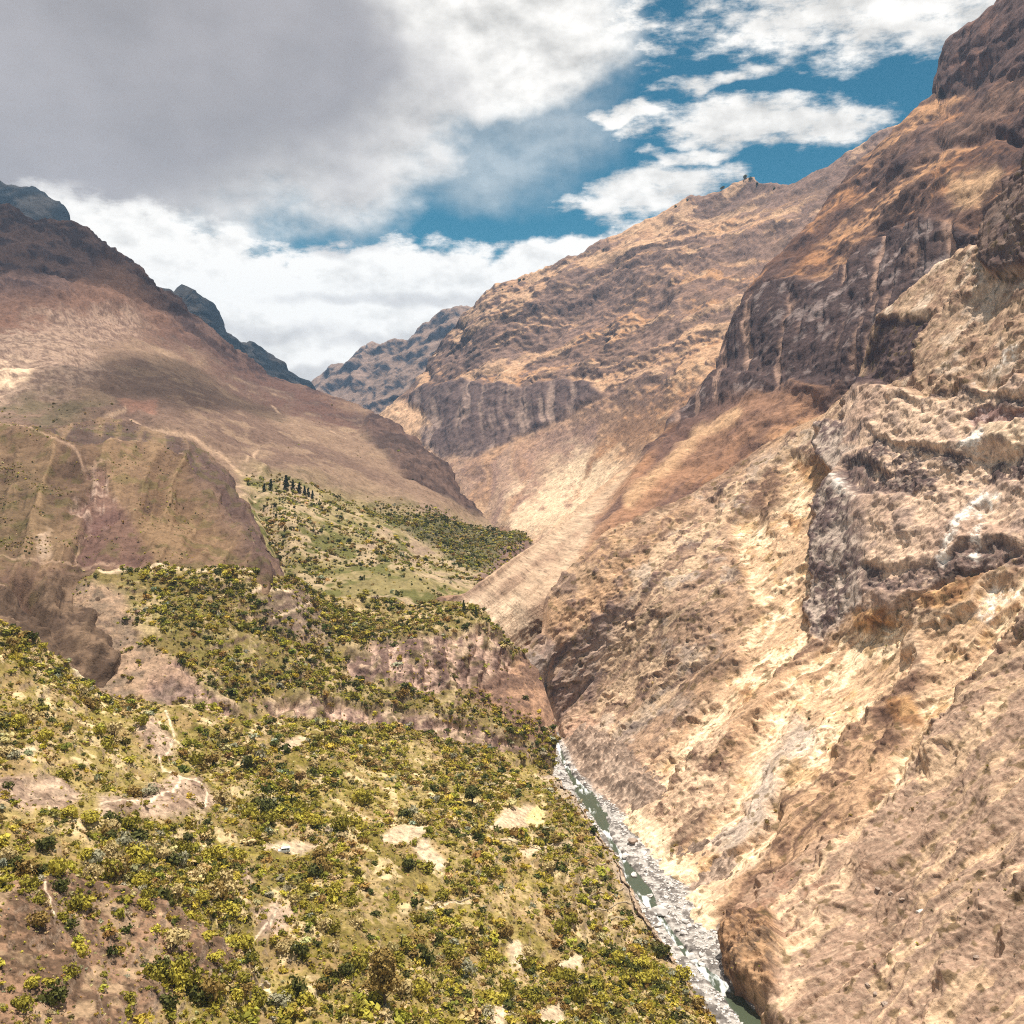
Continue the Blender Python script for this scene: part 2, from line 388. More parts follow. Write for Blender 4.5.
def c_left(P, P0, N, U, V, aux):
    crag, green, g = aux
    n = fbm(P, 50, 6, gain=.62, seed=41); nb = fbm(P, 350, 4, seed=42)
    c = mix(C(.29, .215, .162), C(.205, .148, .12), sst(-.3, .5, nb))
    c = mix(c, C(.36, .275, .20), sst(.0, .6, n) * .6)
    c = mix(c, C(.26, .19, .15), sst(.2, .7, g) * .35)
    # reddish-mauve upper mountain
    up = poly(U + 14 * nb, V + 14 * n, [(-170, 100), (60, 200), (190, 300), (300, 380), (420, 450), (330, 420), (250, 385), (200, 350), (130, 330), (60, 325), (-170, 340)], 14)
    c = mix(c, mix(C(.165, .105, .09), C(.095, .066, .068), sst(-.2, .4, n)), up * .97)
    c = mix(c, mix(C(.17, .12, .105), C(.085, .062, .062), sst(-.3, .3, n)), crag * .85)
    c = mix(c, C(.26, .165, .12), poly(U + 10 * n, V + 10 * n, [(-160, 290), (0, 296), (50, 300), (110, 260), (150, 300), (180, 330), (90, 330), (-160, 330)], 10) * .6)
    # grey talus field and pale bank
    ta = poly(U + 12 * n, V + 9 * n, [(20, 322), (60, 312), (130, 310), (150, 325), (95, 345), (110, 370), (70, 405), (0, 410), (-160, 400), (-160, 345), (0, 335)], 8)
    c = mix(c, mix(C(.40, .31, .25), C(.21, .155, .13), sst(-.2, .3, fbm(P, 12, 4, gain=.65, seed=43))), ta * .7)
    c = mix(c, C(.66, .53, .40), poly(U + 6 * n, V + 4 * n, [(-160, 365), (-10, 358), (20, 362), (40, 372), (28, 392), (0, 400), (-160, 400)], 5) * sst(-.5, .2, n))
    # low scrub on the bench
    c = mix(c, C(.16, .14, .09), poly(U + 9 * n, V + 6 * n, [(-160, 400), (0, 405), (60, 405), (110, 415), (60, 440), (0, 445), (-160, 440)], 8) * sst(-.3, .3, n) * .7)
    # trails and small bare scars
    wob = 2 * n
    tr = 0
    for pts, w in [([(100, 428), (112, 424), (122, 421), (124, 417)], 1.6), ([(128, 428), (150, 438), (190, 450), (225, 468), (240, 482), (258, 484)], 1.6),
                   ([(243, 472), (250, 466), (256, 462)], 2.2), ([(262, 478), (252, 486), (238, 492), (215, 497)], 2.5), ([(230, 506), (250, 502), (262, 500)], 2.2),
                   ([(272, 400), (285, 410)], 1.2), ([(285, 556), (300, 551), (312, 548)], 1.2), ([(330, 428), (345, 440)], 1.2)]:
        tr = np.maximum(tr, band(U + wob, V + wob, pts, w * 1.05, .8))
    c = mix(c, C(.55, .42, .31), tr * .6)
    c = mix(c, C(.33, .20, .155), poly(U + 4 * n, V + 4 * n, [(118, 410), (155, 408), (152, 424), (125, 420)], 4) * .7)
    c = mix(c, C(.56, .45, .34), poly(U + 3 * n, V + 3 * n, [(200, 484), (210, 492), (216, 500), (204, 498), (198, 490)], 3) * .8)
    # green foot
    gg = mix(mix(C(.37, .29, .19), C(.26, .215, .11), sst(-.2, .4, n)), C(.16, .15, .06), sst(.1, .5, fbm(P, 22, 4, seed=44)))
    c = mix(c, gg, green * sst(-.6, .0, nb + n * .5 + .2))
    # dark wood on the far lip and purple bank below
    c = mix(c, C(.11, .11, .05), poly(U + 5 * n, V + 4 * n, [(365, 512), (420, 520), (470, 532), (528, 538), (525, 550), (500, 556), (480, 570), (455, 566), (440, 548), (400, 530)], 5) * .7)
    c = mix(c, C(.20, .135, .115), poly(U + 4 * n, V + 3 * n, [(500, 552), (526, 544), (524, 566), (500, 582), (478, 592), (470, 580), (490, 566)], 4) * .9)
    return c * (C(.90, .86, .83) * (1 - green[..., None]) + green[..., None])
patch('left', 'hillside', (-160, 532), D_TOP, [(-160, 600), (532, 660)], D_CTL, 1.35, d_left, c_left, M_left, (900, .9, 12))

# ---- front hills of the left side
E_TOP = [(-160, 432), (0, 438), (40, 432), (75, 424), (100, 423), (125, 428), (150, 437), (180, 447), (200, 458), (218, 474), (232, 494), (247, 515), (262, 538), (276, 556), (290, 574), (302, 610)]
E_CTL = [(-160, 432, 1150), (0, 438, 1180), (100, 423, 1290), (180, 447, 1290), (232, 494, 1190), (262, 538, 1080), (290, 574, 980), (302, 610, 930),
         (-160, 470, 1010), (20, 472, 1040), (100, 460, 1120), (150, 470, 1120), (200, 510, 1060), (240, 550, 990), (275, 580, 930),
         (0, 560, 850), (60, 540, 900), (110, 520, 960), (150, 565, 885), (220, 575, 900), (-160, 600, 690), (0, 610, 740), (60, 640, 720), (100, 600, 835), (130, 650, 780), (100, 700, 690), (302, 740, 850), (-160, 740, 520), (160, 740, 690), (250, 640, 880)]
def d_front(P, N, U, V):
    n = fbm(P, 120, 4, seed=51)
    d = 9 * fbm(P, 190, 3, seed=52) + 3.2 * fbm(P, 26, 4, gain=.62, seed=53)
    gq = np.stack([U + .35 * (V - 500) + 6 * n, V * .22, U * 0], -1)
    gl = fbm(gq, 26, 4, gain=.55, seed=58, ridge=True, stretch=(1, 1, 1))
    d = d + 8.5 * gl * sst(440, 475, V) * sst(650, 580, V)
    # two hill folds: trail bench, flank ridge, erosion scar and stream notch
    d = d + 16 * band(U, V, [(-20, 442), (40, 452), (80, 468), (140, 458), (175, 480), (215, 520), (262, 575)], 16, 1)
    d = d - 7 * band(U, V, [(60, 440), (110, 448), (160, 455), (205, 490), (250, 545), (285, 590)], 10, 1)
    n5 = fbm(P, 14, 4, gain=.65, seed=57)
    scar = poly(U + 9 * n + 9 * n5, V + 9 * n + 9 * n5, [(90, 482), (108, 480), (112, 500), (122, 512), (118, 530), (100, 540), (85, 532), (78, 520), (70, 512)], 4)
    q = np.stack([U * 1.0, V * .12, U * 0], -1)
    rib = fbm(q, 7, 4, gain=.6, seed=54, ridge=True, stretch=(1, 1, 1))
    d = d - scar * (3.5 + 3 * rib)
    d = d - 4.5 * band(U + 3 * n5, V + 3 * n5, [(85, 500), (60, 530), (46, 560), (38, 580)], 8, 1) - 2.5 * band(U + 3 * n5, V, [(90, 520), (80, 545), (72, 566)], 4, 1)
    # streaks along the flank
    fl = poly(U, V, [(170, 450), (215, 470), (300, 575), (270, 590), (190, 500)], 8)
    q2 = np.stack([(U * .8 - V * .6) * 1.0, (U * .6 + V * .8) * .08, U * 0], -1)
    s2 = fbm(q2, 9, 4, gain=.6, seed=55, ridge=True, stretch=(1, 1, 1))
    d = d + fl * 5 * s2
    rav = poly(U + 4 * n, V + 4 * n, [(-160, 590), (0, 590), (30, 600), (50, 582), (85, 580), (130, 600), (150, 700), (60, 700), (0, 640), (-160, 640)], 8)
    d = d - 20 * band(U, V, [(20, 590), (45, 620), (75, 655), (110, 690)], 16, 1)
    d = d + rav * (5 * fbm(P, 18, 3, gain=.55, seed=56, ridge=True) + 3 * gl)
    return P + N * d[..., None], (scar, fl, s2, rav, rib, gl)
def c_front(P, P0, N, U, V, aux):
    scar, fl, s2, rav, rib, gl = aux
    n = fbm(P, 22, 6, gain=.62, seed=61); nb = fbm(P, 160, 4, seed=62)
    c = mix(C(.235, .165, .11), C(.19, .13, .10), sst(-.3, .4, nb + .5 * n))
    c = mix(c, C(.20, .15, .09), poly(U + 9 * nb, V + 9 * n, [(-160, 470), (20, 465), (60, 480), (60, 560), (0, 570), (-160, 590)], 14) * .8)
    c = mix(c, C(.20, .135, .08), poly(U + 9 * nb, V + 9 * n, [(150, 485), (230, 555), (180, 570), (100, 560), (130, 520)], 12) * .7)
    c = mix(c, C(.16, .12, .105), poly(U + 5 * n, V + 4 * n, [(40, 430), (110, 425), (180, 440), (215, 470), (240, 500), (200, 480), (150, 460), (100, 452), (60, 446)], 7) * .85)  # second cloud-shade zone, painted dark into the albedo of the upper hill
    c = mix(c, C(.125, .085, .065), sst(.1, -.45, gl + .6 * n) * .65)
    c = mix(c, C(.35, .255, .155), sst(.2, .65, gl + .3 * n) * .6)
    c = mix(c, mix(C(.22, .155, .125), C(.15, .105, .10), sst(-.2, .5, s2)), fl * .85)
    c = mix(c, mix(C(.50, .39, .33), C(.24, .155, .135), sst(-.3, .3, rib + n)), scar * .75)
    c = mix(c, C(.20, .125, .115), poly(U + 4 * n, V + 4 * n, [(80, 520), (125, 515), (150, 560), (140, 575), (75, 570)], 6) * .7)
    c = mix(c, mix(C(.27, .20, .14), C(.13, .095, .07), sst(-.25, .25, n + .6 * gl)), rav * .85)
    c = mix(c, C(.15, .15, .05), sst(.25, .6, fbm(P, 14, 3, seed=63)) * .4 * (1 - scar) * (1 - rav))
    tr = 0
    for pts, w in [([(0, 442), (40, 452), (75, 468), (82, 478), (110, 477)], 1.5), ([(60, 441), (90, 462), (140, 458), (180, 462)], 1.2),
                   ([(0, 562), (40, 566), (80, 568), (140, 570)], 1.6), ([(95, 535), (80, 545), (73, 565)], 1.3), ([(0, 586), (30, 605), (42, 618)], 1.5),
                   ([(228, 528), (240, 545), (252, 560)], 1.3), ([(275, 580), (285, 574), (292, 569)], 2.5)]:
        tr = np.maximum(tr, band(U + 3 * n, V + 3 * n, pts, w * 1.1, .8))
    c = mix(c, C(.48, .36, .27), tr * .55)
    c = mix(c, C(.50, .40, .31), poly(U + 6 * n, V + 6 * n, [(40, 545), (50, 535), (52, 552), (42, 565), (35, 560)], 4) * .7)
    lc = c.mean(-1, keepdims=True)
    return (lc + (c - lc) * .85) * C(.90, .83, .78)
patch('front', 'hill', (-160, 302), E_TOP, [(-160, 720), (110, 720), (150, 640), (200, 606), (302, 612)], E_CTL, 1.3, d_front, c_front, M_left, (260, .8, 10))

# ---- right mountain
G_TOP = [(436, 640), (438, 606), (452, 600), (465, 594), (490, 577), (515, 558), (540, 541), (570, 516), (600, 490), (635, 464), (660, 446), (680, 420), (700, 405), (718, 388), (726, 376), (733, 350), (741, 330), (747, 310), (753, 292), (775, 262), (800, 236), (822, 212), (842, 188), (862, 160), (880, 142), (902, 124), (925, 108), (942, 98), (945, 84), (950, 62), (960, 44), (972, 34), (986, 24), (998, 10), (1006, -6), (1030, -40), (1180, -150)]
G_CTL = [(440, 603, 1120), (465, 595, 1150), (540, 540, 1450), (600, 490, 1700), (660, 440, 1900), (718, 385, 2020), (735, 340, 2080), (750, 290, 2150), (800, 230, 2230), (862, 160, 2330), (942, 98, 2230), (1006, 0, 2080), (1180, -150, 1800),
         (500, 650, 1150), (530, 640, 1230), (560, 600, 1290), (640, 530, 1470), (700, 490, 1560), (764, 447, 1600), (830, 410, 1600), (870, 330, 1620), (960, 255, 1480), (1024, 210, 1330), (1180, 150, 1180),
         (800, 340, 1800), (900, 230, 1780), (900, 150, 2080), (1000, 120, 1750), (1024, 60, 1830), (720, 430, 1800), (640, 480, 1680),
         (560, 720, 1330), (700, 620, 1500), (1024, 420, 1330), (440, 720, 1080), (1180, 400, 1250)]
CLIFF_G = [(735, 345), (746, 312), (760, 298), (792, 294), (830, 286), (850, 270), (862, 254), (902, 231), (953, 228), (1000, 236), (960, 290), (900, 330), (870, 385), (834, 396), (800, 388), (765, 396), (742, 398), (722, 388)]
def fallq(U, V, dx, dy, ratio):
    l = math.hypot(dx, dy); dx /= l; dy /= l
    return np.stack([-U * dy + V * dx, (U * dx + V * dy) * ratio, U * 0], -1)
ONE = (1, 1, 1)
def d_right(P, N, U, V):
    n = fbm(P, 110, 4, seed=71)
    cl = poly(U + 7 * n, V + 7 * n, CLIFF_G, 4)
    top = poly(U + 4 * n, V + 4 * n, [(942, 100), (950, 55), (985, 15), (1010, -30), (1200, -180), (1200, 60), (1024, 75), (985, 84), (950, 100)], 5)
    foot = poly(U, V, [(430, 620), (540, 530), (640, 460), (620, 500), (585, 560), (548, 605), (546, 680), (430, 680)], 12)
    q = fallq(U, V, -.78, .62, .16)
    d = (1 - foot) * (24 * fbm(P, 380, 3, seed=72, ridge=True) + 6 * fbm(P, 55, 4, gain=.62, seed=73))
    d = d + (1 - foot) * (1 - cl) * 5.5 * fbm(q, 20, 3, seed=74, ridge=True, stretch=ONE)
    d = d + foot * (1.6 * fbm(q, 12, 4, seed=75, stretch=ONE) + 1.2 * fbm(P, 12, 3, seed=79))
    cu = np.stack([U + .16 * (V - 330) + 3 * n, V * .07, U * 0], -1)
    rib = fbm(cu, 7, 2, gain=.5, seed=76, ridge=True, stretch=ONE)
    d = d + cl * (6.5 * rib + 3.5 * fbm(P, 30, 4, seed=77)) + 14 * cl * sst(1.0, .2, (V - 290) / 110.)
    d = d + top * (3 + 5 * rib)
    # small second cliffs
    bd = sst(.1, .4, fbm(P, 150, 4, seed=78, stretch=(1.5, 1.5, .8))) * (1 - cl) * (1 - foot)
    d = d + bd * 7
    out = np.maximum(poly(U + 4 * n, V + 4 * n, [(700, 398), (728, 378), (770, 380), (780, 392), (745, 408), (712, 420), (672, 432), (680, 415)], 3), 0)
    d = d + out * 9
    d = d - 13 * band(U, V, [(940, 150), (975, 150), (1000, 140), (1024, 150)], 9, 1)
    return P + N * d[..., None], (cl, top, foot, rib, bd, out)
def c_right(P, P0, N, U, V, aux):
    cl, top, foot, rib, bd, out = aux
    n = fbm(P, 34, 6, gain=.62, seed=81); nb = fbm(P, 220, 4, seed=82)
    q = fallq(U, V, -.78, .62, .16)
    s = fbm(q, 16, 5, gain=.6, seed=83, stretch=ONE)
    c = mix(C(.36, .205, .115), C(.16, .095, .07), sst(-.28, .32, s + .4 * nb + .3 * n))
    c = mix(c, C(.44, .275, .165), sst(.05, .5, fbm(q, 34, 4, seed=84, stretch=ONE)) * .75)
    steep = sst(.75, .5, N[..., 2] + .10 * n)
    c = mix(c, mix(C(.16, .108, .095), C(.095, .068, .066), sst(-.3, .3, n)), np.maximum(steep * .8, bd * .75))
    wall = mix(C(.36, .25, .195), C(.115, .08, .073), sst(-.35, .35, rib + .4 * n))
    wall = mix(wall, C(.34, .275, .25), sst(.35, .7, n + .3 * rib) * .6)
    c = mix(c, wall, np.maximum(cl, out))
    c = mix(c, mix(C(.235, .145, .115), C(.15, .10, .088), sst(-.3, .4, rib + n)), top * .9)
    f = mix(C(.44, .335, .245), C(.345, .25, .185), sst(-.3, .4, s + .4 * n))
    f = mix(f, C(.60, .48, .36), poly(U + 8 * n, V + 8 * n, [(440, 605), (470, 598), (520, 600), (545, 640), (545, 680), (500, 660)], 12) * .7)
    c = mix(c, f, foot)
    # brown strip above the near spur, pale stripe in it
    c = mix(c, mix(C(.30, .185, .125), C(.19, .12, .095), sst(-.3, .3, s)), poly(U + 5 * n, V + 5 * n, [(600, 505), (680, 440), (740, 405), (830, 400), (830, 420), (760, 450), (700, 495), (620, 540), (580, 560)], 7) * .8)
    c = mix(c, C(.48, .33, .21), band(U + 2 * n, V + 2 * n, [(745, 425), (700, 448), (660, 480), (630, 505)], 10, .8) * .8)
    c = mix(c, C(.55, .38, .24), poly(U + 4 * n, V + 4 * n, [(960, 190), (1000, 170), (1010, 180), (985, 210), (960, 215)], 6) * .7)
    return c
patch('right', 'mountain', (436, 1180), G_TOP, [(436, 730), (560, 740), (700, 640), (830, 500), (1024, 420), (1180, 400)], G_CTL, 1.35, d_right, c_right, M_mid, (900, .9, 12))

# ---- the near eroded slope right of the river
H_TOP = [(462, 700), (466, 688), (480, 678), (506, 662), (530, 646), (544, 634), (548, 600), (565, 578), (582, 562), (605, 541), (640, 525), (677, 508), (715, 484), (764, 447), (800, 428), (827, 414), (842, 399), (856, 384), (866, 352), (872, 330), (880, 318), (905, 298), (921, 286), (940, 270), (962, 258), (982, 252), (994, 246), (1002, 224), (1012, 196), (1024, 180), (1060, 150), (1180, 90)]
H_CTL = [(466, 688, 1130), (506, 662, 1150), (544, 634, 1180), (582, 562, 1250), (640, 525, 1290), (715, 484, 1330), (764, 447, 1350), (827, 414, 1290), (856, 384, 1250), (880, 318, 1240), (921, 286, 1210), (962, 258, 1180), (1024, 200, 1080), (1180, 90, 950),
         (480, 720, 1120), (560, 740, 1120), (600, 700, 1140), (600, 640, 1180), (700, 700, 985), (700, 600, 1110), (780, 520, 1170), (800, 600, 1010), (800, 700, 880), (800, 800, 752), (900, 600, 875), (860, 660, 890), (900, 700, 800), (900, 800, 700),
         (1024, 600, 770), (1024, 500, 850), (1024, 400, 905), (1024, 300, 980), (930, 400, 1020), (930, 500, 930), (850, 470, 1090), (830, 560, 1010), (1024, 700, 690), (1024, 800, 600), (1024, 1024, 470), (900, 1024, 520), (760, 1024, 580), (900, 900, 610), (800, 900, 665),
         (680, 880, 755), (620, 815, 905), (575, 790, 1010), (600, 900, 815), (700, 1100, 565), (500, 820, 1080), (1180, 1200, 370), (900, 1200, 420), (1180, 600, 650), (1180, 900, 470), (560, 1000, 760)]
SCREE = [[(795, 458), (832, 470), (828, 500), (815, 545), (802, 600), (800, 640), (770, 690), (715, 745), (660, 800), (640, 800), (690, 735), (735, 665), (762, 610), (742, 565), (733, 525), (762, 515), (778, 535), (790, 500)],
         [(820, 645), (860, 632), (900, 622), (925, 640), (895, 690), (870, 730), (820, 790), (790, 800), (770, 850), (690, 900), (660, 880), (700, 820), (760, 740)],
         [(930, 640), (990, 590), (1040, 575), (1040, 610), (960, 690), (965, 730), (930, 790), (885, 830), (860, 840), (900, 770), (925, 700)]]
OUTC = [(866, 384), (846, 425), (822, 430), (822, 445), (829, 469), (841, 478), (826, 504), (818, 545), (806, 604), (803, 627), (818, 636), (838, 633), (859, 612), (897, 615), (920, 601), (946, 586), (987, 580), (1024, 557), (1200, 500), (1200, 380), (1024, 385), (980, 392), (930, 395)]
BAND1 = [(845, 482), (852, 466), (868, 446), (890, 438), (930, 450), (975, 458), (1024, 455), (1200, 440), (1200, 470), (1024, 486), (960, 490), (930, 500), (890, 502), (858, 496)]
BAND2 = [(866, 566), (900, 570), (940, 572), (970, 560), (1024, 552), (1200, 500), (1200, 530), (1024, 572), (985, 583), (945, 590), (900, 600), (872, 594)]
BAND3 = [(905, 402), (925, 393), (950, 390), (985, 396), (1024, 404), (1200, 390), (1200, 405), (1024, 416), (990, 410), (960, 406), (930, 410)]
SPUR = [(1200, 540), (1040, 612), (985, 690), (950, 730), (910, 790), (850, 850), (800, 872), (750, 905), (728, 950), (760, 1010), (800, 1060), (1200, 1300)]
def d_near(P, N, U, V):
    n = fbm(P, 60, 5, seed=91); nf = fbm(P, 16, 4, gain=.62, seed=92)
    Uw = U + 9 * n + 3.5 * nf; Vw = V + 9 * n + 3.5 * nf
    q = fallq(Uw, Vw, -.76, .65, .13)
    oc = poly(Uw, Vw, OUTC, 3.0)
    sc = np.max([poly(Uw, Vw, p, 8) for p in SCREE], 0) * (1 - oc)
    sp = poly(Uw, Vw, SPUR, 14)
    up = poly(Uw, Vw, [(850, 400), (900, 280), (1010, 180), (1200, 60), (1200, 390), (1024, 395), (930, 392), (880, 400)], 8) * (1 - oc)
    g1 = fbm(q, 60, 3, seed=93, ridge=True, stretch=ONE)
    g2 = fbm(q, 20, 3, gain=.55, seed=94, ridge=True, stretch=ONE)
    qr = fallq(Uw, Vw, -.76, .65, .34)
    rocky = sst(-.05, .40, fbm(qr, 34, 5, gain=.6, seed=95, stretch=ONE))
    qf = fallq(U + 2 * nf, V + 2 * nf, -.74, .67, .07)
    g3 = fbm(qf, 8, 2, gain=.5, seed=104, ridge=True, stretch=ONE)
    d = (1 - oc) * (1 - .8 * sp) * (10 * g1 + 4.6 * g2) + (1 - oc) * 1.0 * g3
    d = d + (1 - oc) * (1 - .75 * sc) * (1 - .75 * sp) * rocky * (2.8 * nf + 2.6 * fbm(P, 20, 3, gain=.6, seed=96, ridge=True))
    d = d + fbm(P, 7, 3, gain=.55, seed=97, ridge=True) * (.22 + .55 * np.maximum(rocky, oc)) * (1 - .6 * sc)
    d = d - 7 * sc
    d = d + 13 * sp * (1 + .5 * n) + sp * (3.6 * g2 + 3.0 * g1 + 1.6 * nf * sst(0, .5, n))
    # terracettes on the spur
    d = d + sp * .10 * np.sin((P[..., 2] + 3 * nf + 5 * n) * 2.2)
    # overhanging outcrop and its three dark bands
    h = P[..., 2] - .10 * P[..., 0]
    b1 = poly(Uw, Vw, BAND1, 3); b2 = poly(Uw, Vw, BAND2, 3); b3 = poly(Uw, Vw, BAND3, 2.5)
    d = d + oc * (10 * sst(640, 470, V) + 3 + 5 * n + 3.2 * fbm(P, 30, 4, gain=.6, seed=98, ridge=True) + 2.2 * nf)
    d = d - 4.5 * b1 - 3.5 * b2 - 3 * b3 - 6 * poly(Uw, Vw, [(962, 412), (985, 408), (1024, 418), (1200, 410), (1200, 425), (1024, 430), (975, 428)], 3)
    d = d + 2.5 * band(U, Vw, [(880, 432), (930, 443), (1024, 450)], 7, 1) + 2.5 * band(U, Vw, [(870, 560), (940, 564), (1024, 546)], 7, 1) + 2.5 * band(U, Vw, [(900, 398), (950, 384), (1024, 398)], 6, 1)
    d = d - 9 * poly(Uw, Vw, [(848, 472), (875, 468), (896, 478), (888, 502), (862, 498)], 5)
    br = oc * np.maximum(b1, b2) 
    d = d + (br * 1.0 + oc * .7) * fbm(P, 7, 2, gain=.5, seed=99, ridge=True)
    # promontory with a dark recess high on the crest, side crag at the frame edge
    pr = poly(U + 3 * nf, V + 3 * nf, [(878, 322), (905, 318), (932, 318), (914, 350), (916, 372), (888, 386), (858, 390), (868, 345)], 3)
    d = d - 5 * pr + 2 * band(U, V, [(872, 322), (905, 312), (940, 312)], 6, 1)
    cr = poly(U + 3 * nf, V + 3 * nf, [(994, 246), (1004, 215), (1024, 178), (1200, 60), (1200, 250), (1024, 275), (1008, 284), (996, 270)], 4)
    q3 = np.stack([U, V * .1, U * 0], -1)
    d = d + cr * (14 + 5 * fbm(q3, 9, 4, seed=100, ridge=True, stretch=ONE))
    d = d + up * (2 * nf + 2.2 * fbm(P, 30, 4, gain=.6, seed=101, ridge=True))
    # river-side knob, side gully to the upper river
    kb = poly(Uw, Vw, [(728, 955), (745, 935), (785, 935), (800, 975), (790, 1010), (760, 1012), (735, 990)], 5)
    d = d + kb * (10 + 4 * fbm(P, 10, 4, gain=.6, seed=102, ridge=True))
    d = d - 9 * band(U, V, [(560, 650), (548, 680), (553, 720), (560, 745)], 9, 1) - 6 * band(U, V, [(590, 680), (560, 715), (552, 740)], 5, 1)
    crg = poly(Uw, Vw, [(548, 600), (582, 562), (640, 525), (680, 510), (660, 560), (600, 620), (560, 650), (546, 636)], 6)
    d = d + crg * 3 * fbm(P, 22, 3, gain=.6, seed=103, ridge=True)
    return P + N * d[..., None], (oc, sc, sp, up, g1, g2, rocky, b1, b2, b3, pr, cr, kb, n, nf, q, crg, g3)
def c_near(P, P0, N, U, V, aux):
    oc, sc, sp, up, g1, g2, rocky, b1, b2, b3, pr, cr, kb, n, nf, q, crg, g3 = aux
    s = fbm(q, 14, 5, gain=.62, seed=111, stretch=ONE); sb = fbm(q, 46, 4, gain=.5, seed=112, stretch=ONE)
    fn = 1.25 * fbm(P, 4.5, 4, gain=.75, seed=113); nb = fbm(P, 130, 4, seed=114)
    qf = fallq(U + 2 * nf, V + 2 * nf, -.74, .67, .07); s3 = fbm(qf, 6, 5, gain=.7, seed=118, stretch=ONE)
    Uw = U + 9 * n + 3.5 * nf; Vw = V + 9 * n + 3.5 * nf
    c = mix(C(.45, .31, .205), C(.215, .14, .10), sst(-.3, .4, s + .5 * s3 + .3 * nf))
    c = mix(c, C(.57, .425, .305), sst(-.02, .32, sb + .4 * s + .3 * s3) * .9)
    c = mix(c, C(.185, .118, .085), rocky * sst(-.3, .25, nf + .4 * fn + .3 * s) * .9)
    # upper-left of this slope: grey brown broken ground
    ul = poly(U + 20 * n, V + 20 * n, [(455, 690), (548, 590), (680, 500), (840, 405), (835, 450), (790, 460), (735, 520), (735, 570), (745, 620), (690, 700), (620, 790), (560, 790)], 22)
    c = mix(c, mix(mix(C(.40, .285, .205), C(.175, .12, .10), sst(-.45, .3, .5 * nf + .7 * s + .5 * s3)), C(.56, .42, .295), sst(.0, .35, s + .6 * s3)), ul * .88)
    c = mix(c, mix(C(.26, .20, .185), C(.22, .14, .115), sst(-.2, .4, nb)), poly(U + 9 * n, V + 9 * n, [(466, 688), (545, 640), (640, 600), (600, 680), (555, 740), (520, 740)], 10) * .6)
    c = mix(c, C(.40, .34, .29), sst(.2, .5, fbm(P, 45, 5, gain=.65, seed=115)) * .5 * ul)
    c = mix(c, mix(C(.46, .31, .19), C(.26, .17, .12), sst(-.2, .3, nf + s)), crg * .6)
    c = mix(c, C(.48, .36, .27), band(U + 2 * nf, V, [(570, 655), (548, 680), (553, 715), (562, 745)], 4, .6) * .8)
    c = mix(c, C(.40, .27, .20), poly(U + 3 * nf, V + 3 * nf, [(553, 745), (560, 730), (585, 712), (600, 720), (585, 745), (565, 760)], 5) * .8)
    # cream scree
    cream = mix(C(.74, .59, .42), C(.54, .385, .26), sst(-.25, .3, s + .6 * s3))
    cream = mix(cream, C(.50, .34, .19), sst(.25, .6, nf) * .7)
    c = mix(c, cream, sc * sst(-.70, -.20, s + .6 * s3 + .2 * fn + .1))
    c = mix(c, C(.47, .41, .36), poly(Uw, Vw, [(800, 720), (830, 735), (790, 790), (720, 850), (700, 840), (750, 780)], 9) * .7 * sst(-.4, .2, s))
    c = mix(c, C(.74, .60, .43), poly(Uw, Vw, [(560, 790), (620, 790), (700, 880), (725, 930), (740, 1000), (690, 930), (630, 850)], 9) * .7)
    c = mix(c, mix(C(.50, .32, .17), C(.30, .175, .095), sst(-.2, .3, nf)), np.maximum.reduce([poly(Uw, Vw, p, 4) for p in
        ([(800, 470), (822, 462), (830, 478), (826, 492), (806, 486)], [(858, 614), (893, 612), (897, 628), (880, 642), (860, 632)], [(925, 604), (955, 590), (1000, 578), (975, 600), (950, 620), (930, 616)],
         [(895, 710), (915, 700), (925, 725), (905, 735)], [(790, 520), (800, 515), (806, 530), (795, 538)], [(735, 690), (760, 680), (765, 700), (745, 706)])]) * .85)
    # pinkish spur
    spc = mix(C(.345, .245, .185), C(.41, .305, .23), sst(-.3, .4, np.sin((P[..., 2] + 3 * nf + 5 * n) * 2.2) * .5 + fn))
    spc = mix(spc, C(.29, .20, .15), sst(.1, .6, fn + .3 * nf) * .6)
    spc = mix(spc, C(.66, .49, .33), sst(.12, .5, s + .5 * s3) * .6)
    spc = mix(spc, C(.66, .50, .35), poly(Uw, Vw, [(740, 960), (850, 870), (870, 880), (800, 1024), (770, 1024)], 12) * sst(-.3, .3, s) * .8)
    spc = mix(spc, C(.15, .095, .065), np.maximum.reduce([band(Uw, Vw, p_, w_, .8) for p_, w_ in (([(850, 878), (880, 892), (925, 903)], 6), ([(870, 975), (890, 995), (915, 1020)], 6), ([(1024, 690), (1000, 720), (975, 735)], 5), ([(975, 945), (990, 955)], 6), ([(910, 745), (935, 760)], 5))]) * sst(-.2, .15, fn) * .85)
    c = mix(c, spc, sp * .92)
    c = mix(c, C(.31, .19, .13), poly(Uw, Vw, [(735, 930), (790, 890), (860, 860), (800, 960), (745, 1000)], 9) * sst(-.2, .3, nf + .3 * fn) * .65)
    c = mix(c, c * .62, sst(.15, .6, s3) * (1 - oc) * .55)
    # upper face
    uc = mix(C(.43, .315, .225), C(.30, .205, .15), sst(-.2, .4, nf + .4 * fn))
    uc = mix(uc, C(.55, .45, .36), sst(.2, .6, fbm(P, 26, 4, seed=116)) * .7)
    c = mix(c, uc, up * .9)
    # outcrop
    face = mix(C(.56, .42, .315), C(.42, .305, .235), sst(-.3, .4, n + .6 * fn))
    face = mix(face, C(.27, .205, .18), sst(.0, .5, nf) * .5)
    lf = poly(Uw, Vw, [(800, 640), (806, 600), (828, 500), (850, 480), (870, 500), (866, 560), (872, 600), (850, 622)], 6)
